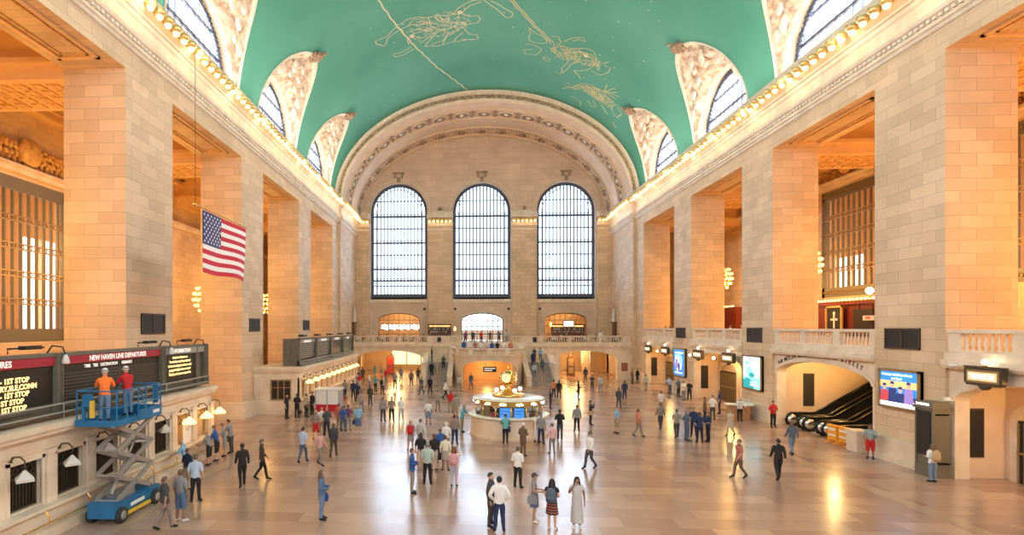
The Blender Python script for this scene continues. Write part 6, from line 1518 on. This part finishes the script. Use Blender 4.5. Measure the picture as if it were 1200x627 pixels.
def cloth(pose, key, regs, off, zlo=None, name='clothing'):
    k = (pose, key)
    if k in _C: return _C[k]
    me, reg, V, dz = body(pose); vn = [v.normal.copy() for v in me.vertices]
    faces = [tuple(p.vertices) for p, r in zip(me.polygons, reg) if r in regs and (zlo is None or r not in zlo or p.center.z > zlo[r])]
    used = sorted({v for f in faces for v in f}); mp = {v: i for i, v in enumerate(used)}
    c = bpy.data.meshes.new(name); c.from_pydata([me.vertices[v].co + vn[v]*off for v in used], [], [tuple(mp[v] for v in f) for f in faces])
    c.polygons.foreach_set('use_smooth', [True]*len(faces)); c.materials.append(MATS['cloth_grey']); c.update(); _C[k] = c; return c
def shared(name, me, m, parent, mats=None):
    o = bpy.data.objects.new(name, me); COL.objects.link(o); o.parent = parent
    for i, mm in enumerate(mats or [m]):
        o.material_slots[i].link = 'OBJECT'; o.material_slots[i].material = MATS[mm]
    return o
def loftmesh(key, build):
    if key not in _C: _C[key] = build()
    return _C[key]
def headpos(pose): me, reg, V, dz = body(pose); return V['head'][0]+Vector((0,0,dz))
def hair_mesh(pose, kind):
    h = headpos(pose)
    def mk():
        g = M(['hair_black', 'hair_black'])
        n, m_ = 16, 9; rows = []
        for i in range(m_+1):
            row = []
            for k in range(n):
                a = 2*pi*k/n; back = (1+sin(a))/2                # 1 at the back (+y)
                low = {'short': .5+.75*back, 'long': .45+.95*back, 'cap': .48+.06*back, 'bun': .5+.75*back, 'helmet': .52+.05*back}[kind]
                ph = (pi/2*1.05)*i/m_*low/.75 if False else (i/m_)*(pi*.5)*low*1.15
                R = 1.0 if kind != 'helmet' else 1.22
                row.append((h.x+.092*R*sin(ph)*cos(a)*1.0, h.y+.005+.112*R*sin(ph)*sin(a), h.z+.0+.112*R*cos(ph)+(.006 if kind != 'helmet' else .02)))
            rows.append(row)
        g.grid(rows, close=True)
        if kind == 'long':
            rows = []
            for i in range(8):
                u = i/7; z = h.z+.02-.30*u; r_ = []
                for k in range(11):
                    a = -.35+(pi+.7)*k/10; w_ = .092-.0*u+.02*sin(u*pi); r_.append((h.x+w_*cos(a)*1.05, h.y+.01+(.105+.01*sin(u*3))*sin(a)+.015*u, z))
                rows.append(r_)
            g.grid(rows); g.grid([[(x*.9+h.x*.1, y-.02, z) for x, y, z in r] for r in rows])
        if kind == 'bun': g.ball((h.x, h.y+.11, h.z+.06), .045, n=8, m=6)
        if kind == 'cap': g.grid([[(h.x+.085*cos(a)*(1-.1*j), h.y-(.10+.08*j)*sin(a), h.z+.04-.01*j) for a in [pi*(.1+.8*k/8) for k in range(9)]] for j in range(2)]); g.grid([[(h.x+.085*cos(a)*(1-.1*j), h.y-(.10+.08*j)*sin(a), h.z+.03-.01*j) for a in [pi*(.1+.8*k/8) for k in range(9)]] for j in range(2)])
        if kind == 'helmet': g.lathe([(.112,.035),(.122,.04),(.10,.055)], (h.x, h.y-.015, h.z+.0), 16, sy=1.25)
        me = g.mesh('hair', merge=False); return me
    return loftmesh(('hair', pose, kind), mk)
def skirt_mesh(pose, z0, z1, r0, r1, key, stripes=False):
    me_, reg, V, dz = body(pose)
    def mk():
        g = M(['cloth_grey', 'cloth_grey']); rows = []; nn = 12
        for i in range(nn+1):
            u = i/nn; z = z0+(z1-z0)*u; r = r0+(r1-r0)*u
            if z > 1.2: ycen = 0; r = .17
            rows.append([((r+.012*u*sin(a*6))*cos(a)*1.05, (r+.012*u*sin(a*6))*sin(a)*.82, z+dz) for a in [2*pi*k/20 for k in range(20)]])
        for i in range(nn): g.grid(rows[i:i+2], (i % 2) if stripes else 0, close=True)
        return g.mesh('skirt', merge=False)
    return loftmesh(('skirt', pose, key), mk)
def eye_mesh(pose):
    h = headpos(pose)
    def mk():
        g = M('dark')
        for s in (-1, 1): g.ball((h.x+s*.03, h.y-.083, h.z-.012), .011, n=6, m=4)
        return g.mesh('eyes', merge=False)
    return loftmesh(('eye', pose), mk)
def mouth_mesh(pose):
    h = headpos(pose)
    def mk():
        g = M('dustymouth'); g.ball((h.x, h.y-.085, h.z-.072), .022, n=8, m=4, sy=.5, sz=.3); return g.mesh('mouth', merge=False)
    return loftmesh(('mouth', pose), mk)
mat('dustymouth', (.40,.12,.10), .5)
pk = 0
def person(x, y, rot, pose, top, tc, bot, bc, hair, hc, ex, h, label, z=0, group=None, skin=None, detail=None):
    global pk; pk += 1
    me, reg, V, dz = body(pose); sc = h/1.78
    t = thing('person', label, 'person', (x, y, z), radians(rot), group); t.scale = (sc, sc, sc)
    sk = 'skin_%d' % (skin if skin is not None else (0,1,0,3,1,2,0,3)[pk % 8])
    b = shared('body', me, sk, t)
    near = y < 36 if detail is None else detail
    if near: shared('eyes', eye_mesh(pose), 'dark', b); shared('mouth', mouth_mesh(pose), 'dustymouth', b)
    tr = {'long': (1,2,3), 'short': (1,2), 'tank': (1,)}[top]
    nm = {'long': 'jacket' if tc not in ('white','paleblue','vest') else 'shirt', 'short': 'shirt', 'tank': 'top'}[top]
    shared(nm, cloth(pose, top, tr+(8,), .020, {8: .90} if pose != 'sit' else {8: .5}), 'cloth_'+tc, t)
    if bot == 'trousers': shared('trousers', cloth(pose, 'trs', (8,5,6), .011), 'cloth_'+bc, t)
    elif bot == 'shorts': shared('shorts', cloth(pose, 'sho', (8,5), .024), 'cloth_'+bc, t)
    else:
        z0, z1, r0, r1 = {'skirt': (1.03,.58,.155,.20), 'dress': (1.12,.56,.15,.20), 'longdress': (1.12,.22,.15,.21)}[bot]
        st_ = bc == 'stripe'
        shared('skirt' if bot == 'skirt' else 'dress', skirt_mesh(pose, z0, z1, r0, r1, (bot, st_), st_), None, t, ['cloth_'+bc, 'stripe_dark' if st_ else 'cloth_'+bc])
        shared('underwear', cloth(pose, 'und', (8,), .006), 'cloth_'+bc, t)
    sh = 'cloth_black' if bc not in ('palegrey','denim','stripe','pinkbeige') else 'cloth_white'
    shared('shoes', cloth(pose, 'shoe', (7,), .008), sh, t)
    if hair != 'bald':
        nmh = {'cap': 'cap', 'helmet': 'hard_hat'}.get(hair, 'hair')
        mm = ('cloth_'+hc) if nmh != 'hair' else ('hair_'+hc)
        shared(nmh, hair_mesh(pose, hair), None, t, [mm, mm])
        if hair == 'cap': shared('hair', hair_mesh(pose, 'short'), None, t, ['hair_dkbrown', 'hair_dkbrown']).scale = (.97,.97,.995)
    # carried bags are things of their own
    if ex != '-':
        kind, c = ex.split(':'); R = Matrix.Rotation(radians(rot), 4, 'Z')
        off = {'backpack': (0,.20,1.22), 'handbag': (.28,-.02,.72), 'tote': (-.30,-.05,.62), 'shoulder': (-.24,.06,.88)}[kind]
        p = R @ (Vector(off)*sc); b = thing('backpack' if kind == 'backpack' else 'handbag', '%s %s carried by the %s' % (PNAME.get(c, c), {'backpack':'backpack','handbag':'handbag','tote':'tote bag','shoulder':'shoulder bag'}[kind], short(label)), 'bag', (x+p.x, y+p.y, z+p.z), radians(rot))
        cm = 'cloth_'+c
        if kind == 'backpack':
            g = M(cm); g.lathe([(.001,-.23),(.13,-.23),(.165,-.18),(.17,.0),(.15,.16),(.09,.23),(.001,.25)], n=12, sy=.58); g.build('bag_body', b)
            g = M(cm); g.lathe([(.001,-.12),(.1,-.12),(.115,0),(.1,.05),(.001,.06)], (0,.08,-.06), 10, sy=.5); g.build('front_pocket', b)
            for s in (-1, 1): g = M(cm); g.tube([(s*.09,-.07,.16),(s*.10,-.14,.24),(s*.11,-.24,.24),(s*.12,-.33,.08),(s*.13,-.25,-.1),(s*.12,-.06,-.14)], .016, n=5); g.build('shoulder_strap', b)
        else:
            g = M(cm); g.prism([(-.15,-.15),(.15,-.15),(.17,.0),(.13,.12),(-.13,.12),(-.17,.0)], -.055, .055, lambda a, q, d: (d, a, q)); g.build('bag_body', b)
            g = M(cm); hgt = .28 if kind != 'shoulder' else .6
            g.tube([(0,-.10,.1),(.02 if kind == 'shoulder' else 0,-.06,.1+hgt*.7),(.06 if kind == 'shoulder' else 0,0,.1+hgt),(.02 if kind == 'shoulder' else 0,.06,.1+hgt*.7),(0,.10,.1)], .01, n=5); g.build('strap', b)
    return t
PNAME = dict(slate='slate grey', floral='flowered pink', dkbrown='dark brown')
def short(label):
    w_ = label.replace(',', '').split()[:9]
    while w_[-1] in ('and','in','a','the','with','on','of','to','at','by','before','right','left','looking'): w_.pop()
    return ' '.join(w_)
def clear(x, y):
    """keep walkers clear of walls, counters and the booth: step toward the middle of the hall"""
    if x > 17.5: f_ = (17.5+2.52)/(x+2.52); x, y = 17.5, y*f_
    if 24 < y < 26.5 and x > 16.9: x, y = 17.1, 23.9
    if y < 28: x = max(x, -14.55)
    if 39.5 < y < 62: x = max(x, -13.75)
    x = max(x, -17.6 if y > 28 else x)
    dx, dy = x-.15, y-33.5; r = math.hypot(dx, dy)
    if r < 2.85: x, y = .15+dx/r*2.85, 33.5+dy/r*2.85
    return x, y
for P in PEOPLE: person(*clear(P[0], P[1]), *P[2:])
# the two workers on the lift
person(-14.72, 17.95, -150, 'lean', 'short', 'hivis', 'trousers', 'jeans', 'helmet', 'white', '-', 1.80, 'worker in an orange vest and white hard hat on the lift platform', z=3.3, skin=0)
person(-14.75, 19.3, -120, 'lean', 'long', 'red', 'trousers', 'jeans', 'helmet', 'white', '-', 1.78, 'worker in a red shirt and white hard hat on the lift platform', z=3.3, skin=0)
for x, y, r, c, lb in ((-.75,32.7,-20,'white','booth clerk in white shirt behind the left part of the glass'), (1.1,32.8,20,'black','booth clerk in black shirt behind the right part of the glass')):
    person(x, y, r, 'armsdown', 'short', c, 'trousers', 'black', 'short', 'black', '-', 1.70, lb)
# crowd on the stairs, landing and far balcony
UP = [(-6.3,62.6,.78,180,'black','black','person in black climbing the left flight near its foot'), (-5.0,63.9,1.56,180,'slate','black','person in slate climbing the left flight halfway up'), (-6.5,66.4,2.35,90,'black','black','person in black on the left landing'),
      (5.4,62.4,.78,180,'paleblue','jeans','person in pale blue climbing the right flight near its foot'), (6.4,63.3,1.25,180,'slate','slate','person in slate climbing the right flight'), (5.5,64.5,1.88,170,'navy','navy','person in navy climbing near the top of the right flight'), (6.6,66.3,2.35,180,'skyblue','slate','person in sky blue on the right landing'), (5.9,66.6,2.35,160,'dkgrey','black','person in dark grey on the right landing'),
      (-2.6,63.6,3.28,0,'royal','jeans','person in royal blue at the left corner of the curved landing rail'), (-1.9,62.6,3.28,-10,'white','black','person in white at the curved rail, second from its left corner'), (-1.3,62.4,3.28,10,'dustyred','jeans','person in dusty red at the curved landing rail'), (-.7,62.3,3.28,0,'white','navy','person in white and navy near the middle of the curved rail'),
      (0,62.5,3.28,20,'pinkwhite','grey','person in pinkish white at the middle of the curved rail'), (.6,62.3,3.28,-20,'royal','black','person in royal blue right of the middle of the curved rail'), (1.2,62.4,3.28,0,'black','black','person in black at the curved landing rail'), (1.9,62.6,3.28,10,'white','jeans','person in white with jeans at the curved rail near its right corner'), (2.8,63.5,3.28,0,'coral','grey','person in coral at the right corner of the curved landing rail'),
      (-2.4,70.2,4.4,0,'plum','black','person in plum on the far balcony before the glass doors, leftmost'), (-1.4,71.5,4.4,0,'dkgrey','black','person in dark grey before the middle glass doors'), (-.4,70.4,4.4,20,'red','navy','person in red before the middle glass doors'), (.8,71.2,4.4,0,'brown','brown','person in brown before the middle glass doors'), (1.9,70.6,4.4,-10,'slate','black','person in slate before the middle glass doors'), (2.9,71.4,4.4,0,'palegrey','grey','person in pale grey before the middle glass doors, rightmost'),
      (15.3,72.5,4.4,0,'white','black','waiter in white standing on the right part of the far balcony')]
for x, y, z, r, tc, bc, lb in UP: person(x, y, r, 'armsdown', random.choice(('long','short')), tc, 'trousers', bc, 'short', random.choice(('black','brown','dkbrown','grey')), '-', random.uniform(1.65,1.8), lb, z=z, detail=False)
# seated guests behind the balustrades
ch = thing('cafe_chair', 'dark wooden cafe chair on the far balcony', 'chair', (0,0,0), group='cafe chairs on the balconies')
g = M('dark_wood'); g.box(-.21,.21,-.2,.22,.42,.47); g.build('seat', ch)
g = M('dark_wood'); g.box(-.2,.2,.2,.23,.55,.88); g.build('backrest', ch)
for a, b in ((-.18,-.17),(.18,-.17),(-.18,.2),(.18,.2)): g = M('dark_wood'); g.box(a-.02,a+.02,b-.02,b+.02,0,.42 if b < 0 else .86); g.build('leg', ch)
k = 0
for (x, y, z, side) in [(-17.0,70.4,4.4,0),(-15.7,70.6,4.4,0),(-14.4,70.3,4.4,0),(-13.7,71.5,4.4,0),(-12.5,70.4,4.4,0),(-11.1,70.5,4.4,0),(-10.4,71.3,4.4,0),(-9.3,70.4,4.4,0),(-7.9,70.6,4.4,0),(-7.0,71.3,4.4,0),
                        (6.9,70.4,4.4,0),(8.3,70.6,4.4,0),(9.8,70.4,4.4,0),(10.6,71.2,4.4,0),(12.4,70.5,4.4,0),(14.2,70.4,4.4,0),(16.4,70.6,4.4,0),(17.2,71.2,4.4,0),
                        (19.9,57.5,5.4,1),(19.9,60.8,5.4,1),(19.9,62.2,5.4,1),(19.9,45.4,5.4,1),(19.9,47.3,5.4,1)]:
    cols = ['black','red','white','navy','grey','brown','teal','palegrey','plum','dkgrey']; c = cols[k % 10]; cn = {'palegrey':'pale grey','dkgrey':'dark grey'}.get(c, c)
    rot = random.uniform(-60,60) if not side else -90
    where = ('the left end of the far balcony','the left middle of the far balcony','the far balcony left of the stairs')[min(2, k//4)] if k < 10 else ('the far balcony right of the stairs' if k < 14 else 'the right end of the far balcony') if k < 18 else ('the far right side balcony' if k < 21 else 'the side balcony between two black vents')
    hair_c = ('black','blonde','brown','grey')[k % 4]
    person(x, y, rot, 'sit', 'short', c, 'trousers', 'black', 'short', hair_c, '-', 1.75, '%s haired guest in %s seated at %s' % (hair_c, cn, where), z=z, detail=False)
    c2 = ch if k == 0 else copy_tree(ch); c2.location = (x, y, z); c2.rotation_euler = (0,0,radians(rot)); c2['label'] = 'dark wooden cafe chair behind a balcony balustrade'; k += 1
# ------------------------------------------------------------------ camera
cam = bpy.data.cameras.new('camera'); co = bpy.data.objects.new('camera', cam); COL.objects.link(co); SC.camera = co
co.location = (-2.522, 0, 6.5); co.rotation_euler = (radians(90), 0, .0489)
cam.sensor_width = 36; cam.lens = 19.2; cam.shift_x = (600-513.08)/1200; cam.shift_y = (383.5-313.5)/1200; cam.clip_end = 500
# ------------------------------------------------------------------ light
w = bpy.data.worlds.new('world'); SC.world = w; w.use_nodes = True
bg = w.node_tree.nodes['Background']; bg.inputs[0].default_value = (.80,.90,1,1); bg.inputs[1].default_value = 3.6
def area(name, loc, size, rot, e, col, spread=pi):
    l = bpy.data.lights.new(name, 'AREA'); l.shape = 'RECTANGLE'; l.size, l.size_y = size; l.energy = e; l.color = col; l.spread = spread
    o = bpy.data.objects.new(name, l); COL.objects.link(o); o.location = loc; o.rotation_euler = rot; return o
def point(name, loc, e, col, r=.3):
    l = bpy.data.lights.new(name, 'POINT'); l.energy = e; l.color = col; l.shadow_soft_size = r
    o = bpy.data.objects.new(name, l); COL.objects.link(o); o.location = loc; return o
DAY = (.70,.82,1); WARM = (1,.50,.09); WARM2 = (1,.74,.46)
for x in (-12.2, 0, 12.2):
    area('daylight_west', (x, YE+2.2, 19), (9, 18), (radians(-90), 0, 0), 5200, DAY)
    area('daylight_east', (x, Y0-1.2, 17), (9, 20), (radians(90), 0, 0), 900, (1,.90,.80))
for s in (-1, 1):
    for c in CEN: area('daylight_clerestory', (s*22, c, 26.5), (5, 8.5), (0, radians(s*66), 0), 4400, (.93,.94,1))
    for c in CEN[:-1]+[60]:
        point('aisle_lamp', (s*25.4, c, 10.5), 1500, WARM, .9)
    for c in CEN:
        point('outer_room_lamp', (s*34.2, c, 12), 900, (1,.66,.36), .5)
        # the long row of cornice lamps washes the vault
        area('cornice_glow', (s*(W-1.0), c, 22.75), (.3, 12), (0, radians(s*-20+180), 0), 380, (1,.80,.52))
for s in (-1, 1):
    for k in range(13): point('cornice_bulb', (s*(W-1.15), 15+5*k, 21.75), 60, (1,.78,.45), .12)
# passages under the balconies and behind the right-hand arches, lit by their own warm ceiling lamps
for x, y, zz, e in ((-12,72.5,3.6,560),(-12,79,3.6,560),(12.3,72.5,3.6,560),(12.3,79,3.6,560),(.2,65.5,2.2,200)): point('passage_lamp', (x, y, zz), e, (1,.64,.22), .6)
for c in (20.1, 46.7, 60.0): point('gate_lamp', (W+1.5, c, 3.9), 300, (1,.66,.22), .4)
for y in (31.5, 35.5): point('escalator_lamp', (W+2.4, y, 4.3), 260, (1,.66,.24), .15)
point('escalator_lamp', (26, 33.4, 4.4), 260, (1,.64,.24), .2)
for x in (-12.2, 12.2): point('back_room_lamp', (x, 84, 8.4), 260, (1,.66,.28), .3)
for y in (24.8, 26.6): point('counter_glow', (-16.4, y, 2.2), 22, (1,.6,.2), .1)
for k in range(6): point('counter_glow', (-15.8, 42.5+3.5*k, 2.2), 40, (1,.6,.2), .1)
SC.view_settings.view_transform = 'Standard'; SC.view_settings.look = 'None'; SC.view_settings.gamma = 1; SC.view_settings.use_curve_mapping = False
SC.view_settings.exposure = 0.08
SC.cycles.max_bounces = 6; SC.cycles.diffuse_bounces = 4; SC.cycles.glossy_bounces = 3; SC.cycles.transparent_max_bounces = 8; SC.cycles.use_denoising = True
SC.cycles.caustics_reflective = False; SC.cycles.caustics_refractive = False; SC.cycles.sample_clamp_indirect = 6
